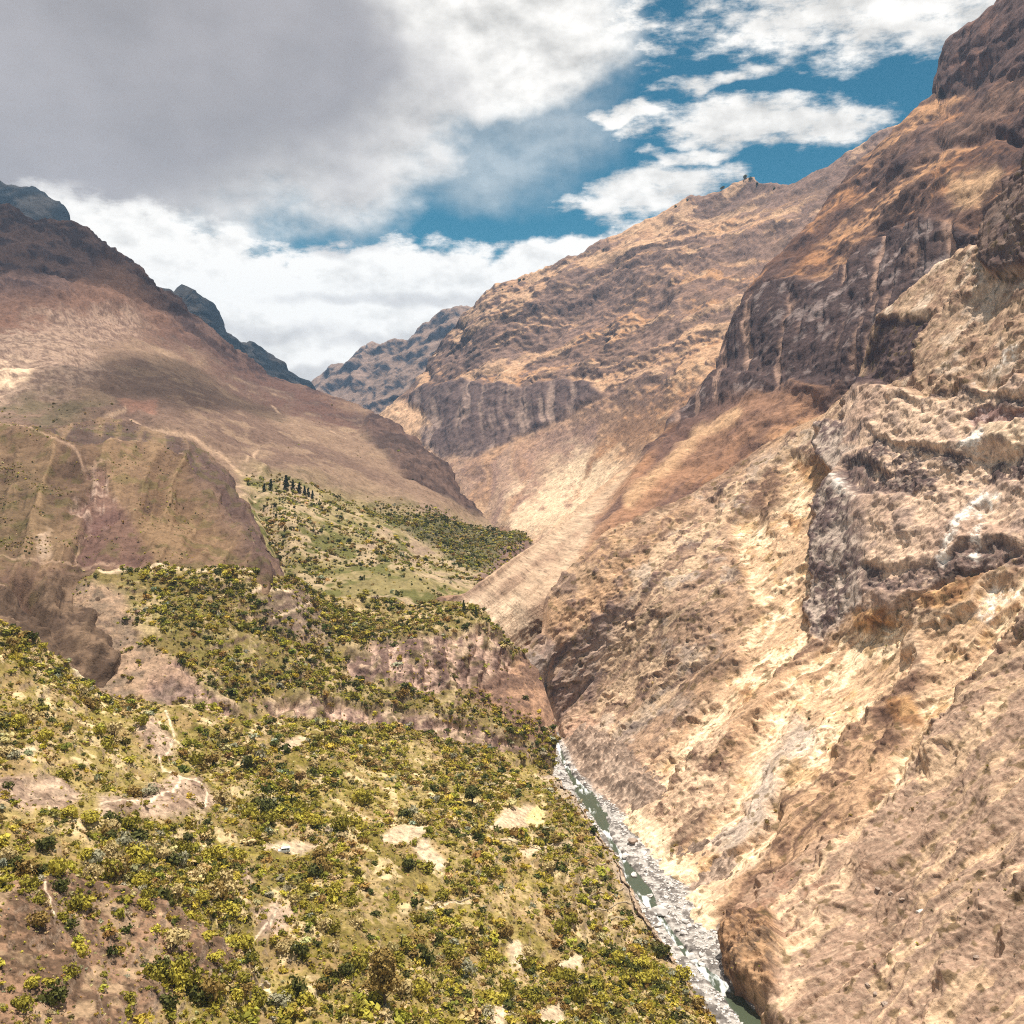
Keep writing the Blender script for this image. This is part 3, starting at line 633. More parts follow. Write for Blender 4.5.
    face = mix(face, mix(C(.42, .345, .29), C(.165, .12, .11), sst(-.25, .3, nf + .5 * fn)), np.maximum(lf, poly(Uw, Vw, [(822, 430), (850, 425), (862, 440), (845, 470), (828, 468)], 4)) * .9)
    c = mix(c, face, oc)
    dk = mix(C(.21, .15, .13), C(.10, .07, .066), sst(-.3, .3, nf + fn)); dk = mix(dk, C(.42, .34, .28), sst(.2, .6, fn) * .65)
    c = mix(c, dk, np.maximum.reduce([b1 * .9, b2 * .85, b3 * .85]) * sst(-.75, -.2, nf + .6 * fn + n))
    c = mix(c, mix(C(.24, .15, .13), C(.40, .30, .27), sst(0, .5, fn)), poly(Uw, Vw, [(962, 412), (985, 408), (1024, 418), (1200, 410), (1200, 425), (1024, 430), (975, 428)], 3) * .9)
    Up, Vp = U - 5 * n, V - 5 * n
    wh = np.maximum.reduce([band(U + 2 * nf + 3 * fn, V, [(992, 505), (966, 530), (948, 566)], 9, .95), band(U + 2 * nf + 3 * fn, V, [(1004, 505), (988, 530), (980, 562)], 8, .95),
                            poly(Uw, Vw, [(962, 448), (985, 434), (1000, 440), (985, 456)], 3), poly(Uw, Vw, [(846, 484), (858, 490), (860, 502), (848, 500)], 3) * .8,
                            band(U + 4 * nf, V, [(1024, 352), (1005, 372), (985, 390)], 6, .8), poly(Uw, Vw, [(1024, 590), (1000, 600), (985, 620), (975, 615), (1000, 590)], 4)])
    c = mix(c, C(.78, .71, .63), wh * sst(-.45, .25, fn + nf) * .8)
    c = mix(c, C(.60, .47, .34), poly(Uw, Vw, [(990, 430), (1024, 432), (1200, 425), (1200, 450), (1024, 452), (1000, 450)], 4) * .7)
    c = mix(c, mix(C(.17, .12, .105), C(.10, .07, .07), sst(-.3, .3, nf)), np.maximum(pr, cr * .8))
    c = mix(c, mix(C(.34, .215, .125), C(.13, .082, .055), sst(-.3, .3, nf + fn)), kb * .8)
    # dry tufts
    c = mix(c, C(.16, .115, .06), sst(.62, .8, fbm(P, 7, 2, seed=117)) * .7 * (1 - oc))
    return c
patch('near', 'hillside', (462, 1180), H_TOP, [(462, 900), (560, 1060), (700, 1190), (1180, 1200)], H_CTL, 1.15, d_near, c_near, M_near, (160, 1.1, 10))

# ---- middle terraces of the valley
F0_TOP = [(58, 735), (64, 660), (72, 612), (84, 582), (98, 570), (150, 568), (200, 571), (250, 571), (290, 577), (320, 590), (360, 599), (400, 603), (430, 604), (450, 600), (468, 603), (484, 612), (500, 634), (512, 648), (524, 654), (535, 667), (545, 688), (550, 712), (554, 750)]
F0_CTL = [(98, 570, 850), (150, 567, 875), (220, 571, 895), (290, 576, 955), (320, 590, 1005), (380, 602, 1050), (440, 602, 1060), (484, 612, 1040), (512, 652, 1010),
          (430, 638, 940), (430, 690, 900), (500, 690, 960), (350, 640, 925), (350, 700, 850), (250, 640, 835), (250, 690, 770), (150, 640, 775), (150, 700, 705), (84, 620, 790), (60, 700, 705),
          (450, 720, 880), (520, 720, 925), (350, 745, 790), (250, 735, 715), (552, 745, 930), (400, 820, 760), (200, 800, 660), (60, 800, 600), (552, 840, 850)]
def d_v0(P, N, U, V):
    n = fbm(P, 70, 5, seed=121); nf = fbm(P, 16, 5, gain=.6, seed=122)
    Uw = U + 5 * n + 2 * nf; Vw = V + 5 * n + 2 * nf
    cl = np.max([poly(Uw, Vw, p, 4) for p in ([(345, 655), (370, 643), (420, 640), (480, 634), (500, 640), (515, 660), (508, 690), (470, 688), (430, 694), (380, 684), (350, 680)],
                                            [(150, 670), (180, 660), (205, 690), (240, 712), (230, 722), (180, 708), (140, 690)],
                                            [(262, 700), (300, 705), (350, 708), (420, 716), (470, 725), (525, 745), (530, 760), (460, 748), (400, 735), (330, 728), (280, 722)])], 0)
    q = np.stack([U, V * .15, U * 0], -1)
    rib = fbm(q, 12, 4, gain=.6, seed=123, ridge=True, stretch=ONE)
    d = 5 * n + 2.2 * nf + cl * (-3 + 4.5 * rib + 3 * nf) + .8 * fbm(P, 5, 4, gain=.65, seed=126)
    d = d + 3 * band(U, Vw, [(345, 648), (400, 636), (470, 628), (500, 634)], 8, 1) + 2 * band(U, Vw, [(270, 698), (350, 702), (430, 710), (520, 738)], 7, 1)
    kn = poly(Uw, Vw, [(255, 600), (300, 590), (322, 615), (330, 640), (290, 640), (262, 625)], 9)
    d = d + 4 * kn + 1.0 * (1 - cl) * ledges(P[..., 2] + 9 * n, 9, .35)
    return P + N * d[..., None], (cl, rib, kn, n, nf)
def c_v0(P, P0, N, U, V, aux):
    cl, rib, kn, n, nf = aux
    fn = fbm(P, 4, 4, gain=.65, seed=124)
    c = mix(C(.31, .235, .125), C(.21, .165, .07), sst(-.4, .4, n))
    c = mix(c, C(.42, .33, .20), sst(.0, .5, nf + .3 * fn) * .8)
    c = mix(c, C(.20, .175, .06), sst(.1, .45, fbm(P, 14, 4, seed=125)) * .6)
    steep = sst(.72, .5, N[..., 2])
    wall = mix(C(.50, .365, .29), C(.20, .135, .115), sst(-.35, .35, rib + nf * .7))
    wall = mix(wall, C(.52, .40, .29), sst(.1, .5, nf - .2 * rib) * .7); wall = mix(wall, C(.16, .13, .06), sst(.2, .4, fbm(P, 11, 4, seed=127)) * .6)
    c = mix(c, wall, np.maximum(cl * .95, steep * .6))
    c = mix(c, C(.22, .16, .145), kn * .6)
    c = mix(c, mix(C(.24, .18, .15), C(.36, .25, .19), sst(-.2, .4, nf)), poly(U + 6 * n, V + 6 * nf, [(80, 580), (125, 590), (140, 640), (180, 665), (200, 690), (160, 705), (60, 740), (60, 640)], 9) * .75)
    tb = poly(U + 5 * n + 3 * nf, V + 5 * n + 3 * nf, [(464, 692), (500, 672), (524, 652), (560, 690), (560, 760), (530, 742), (490, 712)], 5)
    c = mix(c, mix(C(.36, .235, .165), C(.20, .13, .10), sst(-.3, .3, nf + .4 * fn)), tb * .95)
    for pts, w in [([(100, 571), (150, 570), (200, 574), (250, 573)], 2), ([(270, 622), (292, 613), (306, 606)], 1.5), ([(240, 600), (262, 590), (285, 596)], 2)]:
        c = mix(c, C(.58, .46, .34), band(U + nf, V + nf, pts, w * 1.5, .7) * .75)
    return c
patch('v0', 'terrain', (58, 552), F0_TOP, [(58, 810), (552, 850)], F0_CTL, 1.25, d_v0, c_v0, M_val, (90, 1.0, 8))

# ---- front shelf above the gorge
F1_TOP = [(-160, 592), (0, 620), (30, 636), (60, 657), (86, 675), (112, 690), (150, 700), (200, 712), (250, 722), (300, 720), (340, 718), (400, 730), (440, 738), (470, 746), (520, 756), (548, 766), (560, 775), (576, 794), (590, 812), (600, 828), (612, 845), (628, 872), (640, 892), (655, 915), (680, 952), (700, 984), (715, 1010), (726, 1030), (760, 1110), (800, 1198)]
F1_CTL = [(-160, 592, 600), (0, 620, 640), (60, 657, 650), (112, 690, 660), (200, 712, 690), (300, 720, 745), (400, 730, 795), (470, 746, 835), (520, 756, 850), (548, 766, 850), (590, 812, 760),
          (612, 845, 700), (640, 895, 632), (680, 952, 572), (715, 1010, 528), (760, 1110, 455),
          (-160, 760, 420), (0, 760, 470), (0, 900, 345), (0, 1024, 285), (-160, 1200, 215), (200, 780, 590), (200, 900, 430), (200, 1024, 345), (100, 830, 445), (300, 800, 605), (400, 850, 575), (400, 1024, 400),
          (470, 800, 685), (560, 850, 665), (550, 1024, 455), (650, 1024, 495), (700, 1200, 385), (400, 1200, 300), (100, 760, 530), (300, 950, 430), (500, 920, 540), (600, 950, 560)]
FIELDS = [[(380, 838), (392, 828), (396, 823), (430, 826), (428, 832), (410, 845), (382, 846)], [(412, 848), (426, 836), (432, 850), (446, 862), (442, 872), (428, 868), (420, 858)],
          [(490, 826), (505, 808), (528, 808), (545, 812), (544, 824), (530, 830)], [(485, 836), (520, 838), (520, 842), (488, 840)], [(516, 850), (570, 842), (572, 846), (540, 850), (530, 856)],
          [(555, 961), (585, 952), (583, 966), (560, 966)], [(508, 946), (518, 940), (530, 955), (522, 966), (512, 960)], [(280, 745), (300, 735), (310, 740), (300, 750), (275, 756)],
          [(135, 853), (160, 848), (155, 858), (140, 862)], [(14, 752), (34, 746), (38, 750), (16, 758)], [(260, 846), (300, 842), (320, 848), (300, 856), (262, 852)], [(540, 1010), (560, 1004), (566, 1024), (536, 1030)],
          [(495, 1005), (508, 1000), (505, 1024), (490, 1030)]]
SCARS = [[(132, 720), (150, 712), (172, 735), (170, 752), (155, 755), (135, 735)], [(95, 790), (125, 800), (170, 770), (200, 780), (215, 800), (205, 822), (170, 828), (140, 822), (98, 815)],
         [(-160, 768), (20, 768), (60, 772), (85, 790), (60, 806), (0, 800), (-160, 800)], [(225, 868), (245, 866), (255, 885), (240, 890)], [(252, 912), (275, 905), (300, 912), (280, 935), (262, 940)],
         [(0, 895), (60, 890), (110, 905), (160, 920), (210, 945), (245, 960), (220, 1000), (150, 1024), (60, 1100), (-160, 1100), (-160, 900)]]
PATHS = [[(100, 806), (120, 806), (150, 803), (168, 799), (174, 790), (180, 777), (165, 768), (160, 755)], [(166, 752), (176, 737), (170, 720), (166, 710)], [(275, 910), (270, 925), (258, 935), (256, 945), (256, 953), (260, 965), (261, 978)],
         [(261, 986), (270, 988), (272, 994), (262, 1008)], [(74, 666), (80, 671), (92, 677)], [(30, 911), (34, 930), (36, 948)], [(228, 888), (229, 905)], [(470, 900), (440, 905), (425, 912)], [(180, 777), (196, 785), (206, 796), (202, 812)]]
TERR = [[(560, 870), (585, 850), (612, 860), (650, 925), (660, 950), (600, 945), (560, 915)]]
def d_v1(P, N, U, V):
    n = fbm(P, 60, 5, seed=131); nf = fbm(P, 13, 5, gain=.6, seed=132)
    Uw = U + 5 * n + 2 * nf; Vw = V + 5 * n + 2 * nf
    d = 4.5 * n + 1.5 * nf + .6 * fbm(P, 3, 3, gain=.6, seed=133)
    fl = np.max([poly(U + nf, V + nf, p, 3) for p in FIELDS], 0)
    d = d * (1 - .6 * fl)
    te = poly(U, V, TERR[0], 12)
    zz = P[..., 2]
    d = d + te * 2.3 * ledges(zz + 1.2 * n - .12 * P[..., 0], 5.0, .35) + (1 - te) * (1 - fl) * .9 * ledges(zz + 5 * n, 6.5, .3)
    sc = np.max([poly(Uw, Vw, p, 5) for p in SCARS], 0)
    d = d + 4 * poly(Uw, Vw, SCARS[1], 16) + 3 * poly(Uw, Vw, SCARS[0], 9)
    d = d + 9 * poly(Uw, Vw, [(-200, 900), (60, 896), (120, 910), (210, 950), (250, 965), (240, 1030), (200, 1300), (-200, 1300)], 12) - 7 * band(U, V, [(90, 880), (150, 905), (215, 930), (250, 940)], 18, 1)
    # crumbling rim
    rim, _ = dline(U, V, F1_TOP[14:])
    d = d - 5 * sst(34, 0, rim) * (V > 760) + sst(26, 0, rim) * 2.2 * fbm(P, 9, 4, gain=.6, seed=134, ridge=True)
    lg = ledges(zz + 1.2 * n - .12 * P[..., 0], 5.0, .35)
    return P + N * d[..., None], (fl, te, sc, rim, n, nf, lg)
def c_v1(P, P0, N, U, V, aux):
    fl, te, sc, rim, n, nf, lg = aux
    fn = fbm(P, 3, 4, gain=.65, seed=135); nb = fbm(P, 110, 3, seed=136)
    c = mix(C(.335, .265, .12), C(.23, .18, .07), sst(-.35, .35, n))
    c = mix(c, C(.42, .32, .19), sst(.05, .5, fbm(P, 30, 4, seed=137) + .25 * fn) * .8)
    c = mix(c, C(.21, .175, .045), sst(-.05, .3, fbm(P, 7, 5, gain=.65, seed=138)) * .7)
    c = mix(c, C(.34, .24, .14), sst(.1, .4, fbm(P, 17, 5, gain=.6, seed=140)) * .6)
    c = mix(c, C(.55, .44, .28), sst(.35, .55, fbm(P, 14, 3, seed=139)) * .7)
    c = mix(c, mix(C(.36, .28, .17), C(.26, .19, .12), sst(-.3, .3, fn)), te * .6)
    c = mix(c, C(.52, .41, .27), te * sst(-.1, -.42, lg) * .7)
    c = mix(c, C(.13, .095, .05), te * sst(.15, .45, lg) * .6)
    c = mix(c, mix(C(.44, .335, .26), C(.26, .185, .15), sst(-.3, .4, nf + .5 * fn)), sc * .85)
    low = poly(U + 16 * n, V + 14 * n + 5 * nf, SCARS[5], 12)
    c = mix(c, mix(mix(C(.25, .155, .10), C(.12, .078, .05), sst(-.3, .3, nf + fn)), C(.38, .28, .18), sst(.15, .5, fbm(P, 11, 4, seed=130)) * .7), low * .8)
    c = mix(c, mix(C(.56, .46, .33), C(.46, .36, .26), sst(-.4, .4, fn + n)), fl * .95)
    c = mix(c, C(.58, .48, .25), poly(U + nf, V + nf, [(524, 818), (536, 809), (545, 813), (543, 824), (528, 827)], 2) * .8)
    c = mix(c, mix(C(.36, .29, .245), C(.48, .38, .29), sst(-.3, .4, nf)), sst(13, 3, rim) * (V > 770) * .8)
    steep = sst(.7, .45, N[..., 2]); c = mix(c, C(.38, .29, .22), steep * .6)
    for p in PATHS: c = mix(c, C(.72, .61, .47), band(U + 1.6 * nf, V + 1.6 * nf, p, 1.7, .7) * .6)
    return c
patch('v1', 'terrain', (-160, 800), F1_TOP, 1200, F1_CTL, 1.15, d_v1, c_v1, M_val, (75, 1.9, 12))

# ---- river bed, water, base ground
_rp = [(835, 1120), (775, 1050), (745, 1015), (724, 992), (706, 972), (690, 955), (672, 934), (652, 908), (633, 882), (614, 850), (601, 820), (586, 796), (570, 775), (561, 755), (553, 735)]
_rw = [world(u, v, 362.0 / -(world(u, v, 1.0)[2] - CZ)) for u, v in _rp]
RIV = [(p[1], p[0]) for p in _rw] + [(1300, _rw[-1][0] - 12)]   # (y, x) of the channel
def rx(y): return np.interp(y, [p[0] for p in RIV], [p[1] for p in RIV])
RZ = CZ - 362.0
ys = np.arange(400, 1300, .9); hw = np.linspace(-75, 75, 190)
YY, WW = np.meshgrid(ys, hw, indexing='ij')
XX = rx(YY) + WW
Pb = np.stack([XX, YY, np.full(XX.shape, RZ)], -1)
nbm = fbm(Pb, 22, 4, seed=141); nfm = fbm(Pb, 5, 2, gain=.5, seed=142)
chan = np.array([(400, 0), (560, 0), (600, 2), (650, -2), (700, 0), (800, 3), (840, 0), (1300, 0)])
cx = np.interp(YY, chan[:, 0], chan[:, 1])
cwid = np.interp(YY, [400, 560, 610, 640, 700, 735, 760, 800, 850, 900, 960, 1000, 1300], [12, 9, 5, 2.0, 1.8, 5, 7.5, 2.2, 2.0, 7, 7, 2.0, 2.0])
dc = np.abs(WW - cx) / cwid
bw = np.interp(YY, [400, 560, 600, 700, 760, 840, 900, 960, 1010, 1300], [9, 10, 20, 34, 38, 33, 18, 8, 4, 3])
zb = 2.4 * sst(.6, 2.2, dc) + 1.2 * nbm + 1.0 * nfm * sst(.7, 1.3, dc) - 2.2 * sst(1.2, .3, dc) + 22 * sst(0, 1, (WW - bw) / 38.) + 9 * sst(-20, -60, WW)
zb = zb + sst(0, 1, (WW - bw) / 15.) * (3.5 * nbm + 2.5 * nfm)
Pb[..., 2] += zb
cb = mix(C(.42, .38, .34), C(.15, .13, .115), sst(-.2, .4, nfm))
cb = mix(cb, mix(C(.46, .33, .24), C(.26, .18, .13), sst(-.25, .3, nfm + .6 * nbm)), sst(0, 1, (WW - bw * .9) / 8.) * .92)
cb = mix(cb, C(.16, .15, .11), sst(1.1, .6, dc) * .8)
ob = mesh_obj('riverbank', Pb, grid_quads(*Pb.shape[:2]), M_near, cb); ob['kind'] = 'structure'
def bed_z(x, y):
    i = int(np.clip((y - 400) / .9, 0, len(ys) - 1)); j = int(np.clip((x - rx(y) + 75) / 150 * 189, 0, 189))
    return Pb[i, j, 2]
M_water, nt, b = new_mat('river_water')
b.inputs['Roughness'].default_value = .12; b.inputs['Specular IOR Level'].default_value = .5
geo = nt.nodes.new('ShaderNodeNewGeometry')
nn = nt.nodes.new('ShaderNodeTexNoise'); nn.inputs['Scale'].default_value = .9; nn.inputs['Detail'].default_value = 5
at = nt.nodes.new('ShaderNodeAttribute'); at.attribute_name = 'Col'
nt.links.new(geo.outputs['Position'], nn.inputs['Vector'])
bp = nt.nodes.new('ShaderNodeBump'); bp.inputs['Strength'].default_value = .6; bp.inputs['Distance'].default_value = .5
nt.links.new(nn.outputs[0], bp.inputs['Height']); nt.links.new(bp.outputs[0], b.inputs['Normal'])
nt.links.new(at.outputs['Color'], b.inputs['Base Color'])
ys2 = np.arange(400, 1300, .8); hw2 = np.linspace(-1.35, 1.35, 34)
Y2, W2 = np.meshgrid(ys2, hw2, indexing='ij')
cx2 = np.interp(Y2, chan[:, 0], chan[:, 1]); wd2 = np.interp(Y2, [400, 560, 610, 640, 700, 735, 760, 800, 850, 900, 960, 1000, 1300], [12, 9, 5, 2.0, 1.8, 5, 7.5, 2.2, 2.0, 7, 7, 2.0, 2.0])
Pw = np.stack([rx(Y2) + cx2 + W2 * wd2, Y2, RZ + .35 + 0 * Y2], -1)
fo = fbm(Pw, 5, 4, gain=.6, seed=143, stretch=(1, 3, 1))
rap = np.clip(np.interp(Y2, [400, 590, 610, 640, 700, 735, 750, 790, 810, 870, 885, 950, 965, 1300], [.25, .3, .55, .75, .75, .5, 0, 0, .7, .7, 0, 0, .6, .6]), 0, 1)
foam = sst(.35, -.25, fo + .9 - 1.15 * rap)
Pw[..., 2] += .5 * foam + .3 * fo
cw = mix(C(.062, .075, .045) + 0 * Pw, C(.60, .62, .60), foam)
ow = mesh_obj('river', Pw, grid_quads(*Pw.shape[:2]), M_water, cw, True); ow['kind'] = 'structure'
g = 9300.0
og = mesh_obj('ground', [(-g, -g, -60), (g, -g, -60), (g, g, -60), (-g, g, -60)], [(0, 1, 2, 3)], plain_mat('ground_soil', (.3, .22, .16), .95, .3, .01))
og['kind'] = 'structure'

# ================================================================== THINGS
def tag(o, label, cat, group=None):
    o['label'] = label; o['category'] = cat
    if group: o['group'] = group
    return o
def leaf_mat(name):
    m, nt, b = new_mat(name)
    out = [n for n in nt.nodes if n.type == 'OUTPUT_MATERIAL'][0]
    a = nt.nodes.new('ShaderNodeAttribute'); a.attribute_name = 'Col'
    geo = nt.nodes.new('ShaderNodeNewGeometry')
    n = nt.nodes.new('ShaderNodeTexNoise'); n.inputs['Scale'].default_value = .8; n.inputs['Detail'].default_value = 3
    nt.links.new(geo.outputs['Position'], n.inputs['Vector'])
    mr = nt.nodes.new('ShaderNodeMapRange'); mr.inputs['From Min'].default_value = .3; mr.inputs['From Max'].default_value = .7
    mr.inputs['To Min'].default_value = .78; mr.inputs['To Max'].default_value = 1.22
    nt.links.new(n.outputs[0], mr.inputs['Value'])
    s = nt.nodes.new('ShaderNodeVectorMath'); s.operation = 'SCALE'
    nt.links.new(a.outputs['Color'], s.inputs[0]); nt.links.new(mr.outputs[0], s.inputs['Scale'])
    nt.links.new(s.outputs[0], b.inputs['Base Color']); b.inputs['Roughness'].default_value = .7
    b.inputs['Specular IOR Level'].default_value = .2
    tr = nt.nodes.new('ShaderNodeBsdfTranslucent'); nt.links.new(s.outputs[0], tr.inputs['Color'])
    mx = nt.nodes.new('ShaderNodeMixShader'); mx.inputs[0].default_value = .16
    nt.links.new(b.outputs[0], mx.inputs[1]); nt.links.new(tr.outputs[0], mx.inputs[2]); nt.links.new(mx.outputs[0], out.inputs[0])
    return m
M_leaf = leaf_mat('foliage')
M_bark = plain_mat('bark', (.13, .09, .06), .9, .4, 3)
M_stone = plain_mat('pale_river_stone', (.55, .51, .47), .85, .4, .6)
M_stone2 = plain_mat('brown_stone', (.36, .27, .21), .9, .35, .5)
M_wall = plain_mat('dry_stone', (.33, .26, .17), .95, .45, 1.2)

LEAFC = {   # colour kinds
    'olive green': C(.255, .215, .026), 'yellow green': C(.42, .345, .045), 'dark green': C(.085, .085, .016),
    'brownish green': C(.25, .16, .042), 'pale dry': C(.50, .38, .17), 'dusty grey-green': C(.34, .31, .19)}
def clump(rng, nleaf, leaf, shape='bush', lobes=7):
    """quads of foliage in a lumpy crown, unit radius, base at z=0: returns (verts n,4,3 ; tone n)"""
    if shape == 'bush':
        a = rng.random(lobes) * 6.28; r = rng.random(lobes) ** .6 * .58
        cen = np.stack([np.cos(a) * r, np.sin(a) * r, .30 + rng.random(lobes) * .50], -1); rad = .30 + rng.random(lobes) * .24
    elif shape == 'tall':
        a = rng.random(lobes) * 6.28; z = rng.random(lobes); r = rng.random(lobes) * .55 * (1 - .5 * z)
        cen = np.stack([np.cos(a) * r, np.sin(a) * r, .7 + z * 1.7], -1); rad = .26 + rng.random(lobes) * .22
    elif shape == 'round':
        a = rng.random(lobes) * 6.28; r = rng.random(lobes) ** .5 * .6
        cen = np.stack([np.cos(a) * r, np.sin(a) * r, .75 + rng.random(lobes) * .75], -1); rad = .32 + rng.random(lobes) * .22
    else:   # conical
        z = np.linspace(.25, 3.0, lobes); a = rng.random(lobes) * 6.28
        cen = np.stack([np.cos(a) * .1, np.sin(a) * .1, z], -1); rad = .62 * (1 - z / 3.4) + .08
    k = rng.integers(0, lobes, nleaf)
    d = rng.normal(size=(nleaf, 3)); d[:, 2] = d[:, 2] * .8 + .25; d /= np.linalg.norm(d, axis=1, keepdims=True)
    p = cen[k] + d * (rad[k] * (.72 + .36 * rng.random(nleaf)))[:, None]
    p[:, 2] = np.maximum(p[:, 2], .02 + .1 * rng.random(nleaf))
    nrm = d + rng.normal(size=(nleaf, 3)) * .45; nrm /= np.linalg.norm(nrm, axis=1, keepdims=True)
    t = np.cross(nrm, rng.normal(size=(nleaf, 3))); t /= np.linalg.norm(t, axis=1, keepdims=True) + 1e-9
    bt = np.cross(nrm, t)
    s = leaf * (.55 + .9 * rng.random(nleaf)); s2 = s * (.5 + .5 * rng.random(nleaf))
    q = np.stack([p - t * s[:, None], p - bt * s2[:, None], p + t * s[:, None], p + bt * s2[:, None]], 1)
    q += rng.normal(size=q.shape) * leaf * .12
    tone = .86 + .28 * rng.random(nleaf)
    return q, tone
def stems(rng, n=5, h=.6):
    """a few short stems as thin four-sided spikes"""
    V = []; Q = []
    for i in range(n):
        a = rng.random() * 6.28; r = .35 * rng.random()
        b = np.array([.06 * math.cos(a), .06 * math.sin(a), -.08]); t = np.array([r * math.cos(a), r * math.sin(a), h])
        for j in range(4):
            c = np.array([math.cos(j * 1.57), math.sin(j * 1.57), 0])
            V += [b + c * .04, t + c * .015]
        o = i * 8
        for j in range(4): k = (j + 1) % 4; Q.append((o + 2 * j, o + 2 * k, o + 2 * k + 1, o + 2 * j + 1))
    return np.array(V), np.array(Q)
KINDS = list(LEAFC)
rb = np.random.default_rng(5)
VAR = [clump(rb, 84, .20, 'bush', 6) for _ in range(9)]
VART = [clump(rb, 14, .48, 'bush', 3) for _ in range(6)]
VARS = [clump(rb, 34, .30, 'bush', 4) for _ in range(6)]

def scatter(pname, n, dens, rmed, rsig, rmax, kinds, seed, rmin=.5):
    """n bushes on a patch, probability = density mask x real ground area"""
    p = PATCH[pname]; K = p['K']; rng = np.random.default_rng(seed)
    P = p['P'][K:-1:2, ::2]; U = p['U'][K:-1:2, ::2]; V = p['V'][K:-1:2, ::2]; N = p['N'][K:-1:2, ::2]
    du = np.gradient(P, axis=1); dv = np.gradient(P, axis=0)
    A = np.linalg.norm(np.cross(du, dv), axis=-1)
    D = dens(U, V, P, N) * A * (U > -60) * (U < 1090) * (V < 1110)
    D = np.clip(D, 0, None).ravel(); D /= D.sum()
    idx = rng.choice(D.size, n, p=D)
    pos = P.reshape(-1, 3)[idx] + rng.normal(size=(n, 3)) * [.5, .5, 0]
    r = np.clip(rmed * np.exp(rng.normal(size=n) * rsig), rmin, rmax)
    k = rng.choice(len(KINDS), n, p=np.array(kinds) / sum(kinds))
    uu, vv = U.ravel()[idx], V.ravel()[idx]
    return [dict(p=pos[i], r=r[i], k=KINDS[k[i]], z=pname, u=uu[i], v=vv[i]) for i in range(n)]

def anyp(U, V, ps, soft=4): return np.max([poly(U, V, p, soft) for p in ps], 0)
def dens_v1(U, V, P, N):
    nz = fbm(P, 38, 4, seed=151); n2 = fbm(P, 90, 3, seed=152)
    d = sst(-.55, .2, nz) * .85 + .15
    d = d * (1 - anyp(U, V, FIELDS, 1.5) * 1.0) * (1 - .78 * anyp(U, V, SCARS[:5], 5)) * (1 - .68 * poly(U + 14 * n2, V + 14 * nz, SCARS[5], 14)) * (1 - .6 * poly(U, V, TERR[0], 10))
    for p in PATHS: d = d * (1 - band(U, V, p, 4, .5))
    rim, _ = dline(U, V, F1_TOP[14:])
    d = d * (1 - .8 * sst(16, 5, rim) * (V > 770) * (V < 920))
    d = d + .9 * poly(U, V, [(90, 865), (130, 850), (230, 850), (245, 880), (250, 940), (215, 925), (150, 900), (100, 890)], 8)
    d = d + .6 * poly(U, V, [(600, 940), (650, 930), (715, 1020), (700, 1060), (560, 1060)], 9)
    d = d * (1 - .5 * poly(U, V, [(20, 700), (200, 710), (190, 830), (60, 830), (20, 790)], 20)) * (1 - .45 * poly(U, V, [(360, 820), (480, 840), (470, 900), (380, 910), (330, 880)], 14))
    return np.clip(d, 0, None)
def dens_v1b(U, V, P, N):
    d = dens_v1(U, V, P, N) + .35
    d = d * (1 - anyp(U, V, FIELDS, 1.5) * .97) * (1 - .5 * anyp(U, V, SCARS[:5], 5))
    for p in PATHS: d = d * (1 - band(U, V, p, 3, .5))
    return d
def dens_v0(U, V, P, N):
    cl = PATCH['v0']['aux'][0][PATCH['v0']['K']:-1:2, ::2]; kn = PATCH['v0']['aux'][2][PATCH['v0']['K']:-1:2, ::2]
    nz = fbm(P, 40, 4, seed=153)
    d = (sst(-.4, .3, nz) + .08) * (1 - .9 * cl) * (1 - .85 * kn)
    d = d + .8 * band(U, V, [(380, 606), (430, 612), (480, 618), (505, 640)], 14, 1) * (1 - cl) + .7 * poly(U, V, [(300, 590), (350, 610), (400, 640), (350, 650), (300, 620)], 10)
    d = d * (1 - .93 * poly(U, V, [(464, 692), (500, 672), (524, 650), (565, 690), (565, 735), (545, 728), (500, 708)], 5))
    d = d * (1 - .9 * poly(U, V, [(80, 580), (115, 590), (140, 640), (180, 665), (200, 690), (160, 705), (60, 740), (60, 640)], 9))
    return d
def dens_l(U, V, P, N):
    nz = fbm(P, 55, 4, seed=154)
    g = poly(U, V, [(246, 484), (290, 488), (340, 496), (420, 515), (530, 537), (526, 550), (500, 570), (470, 600), (440, 606), (330, 600), (292, 580), (262, 530)], 6)
    d = g * (sst(-.2, .4, nz) + .12) + 1.3 * poly(U, V, [(365, 510), (420, 518), (470, 530), (528, 537), (524, 550), (500, 556), (480, 568), (455, 566), (440, 548), (400, 530)], 4)
    d = d + .6 * poly(U, V, [(256, 520), (275, 500), (292, 510), (300, 575), (285, 570)], 5)
    return d * (1 - .0 * nz)
def dens_ls(U, V, P, N):   # sparse scrub on the bare hill
    return poly(U, V, [(-60, 405), (60, 405), (110, 418), (60, 440), (-60, 440)], 8) + .03 * poly(U, V, [(100, 330), (300, 400), (440, 470), (480, 525), (240, 480), (120, 420)], 20)
def dens_f(U, V, P, N):
    return sst(.0, .4, fbm(P, 30, 3, seed=155)) * (.25 + poly(U, V, [(-60, 470), (40, 470), (60, 500), (50, 560), (-60, 560)], 10)) * (V < 575) * (1 - .8 * poly(U, V, [(170, 450), (215, 470), (300, 575), (270, 590), (190, 500)], 8))
def dens_n(U, V, P, N):
    return sst(.1, .5, fbm(P, 40, 3, seed=156)) * (1 - poly(U, V, OUTC, 4)) * sst(300, 560, V) * (1 - .8 * poly(U, V, SCREE[0], 5))
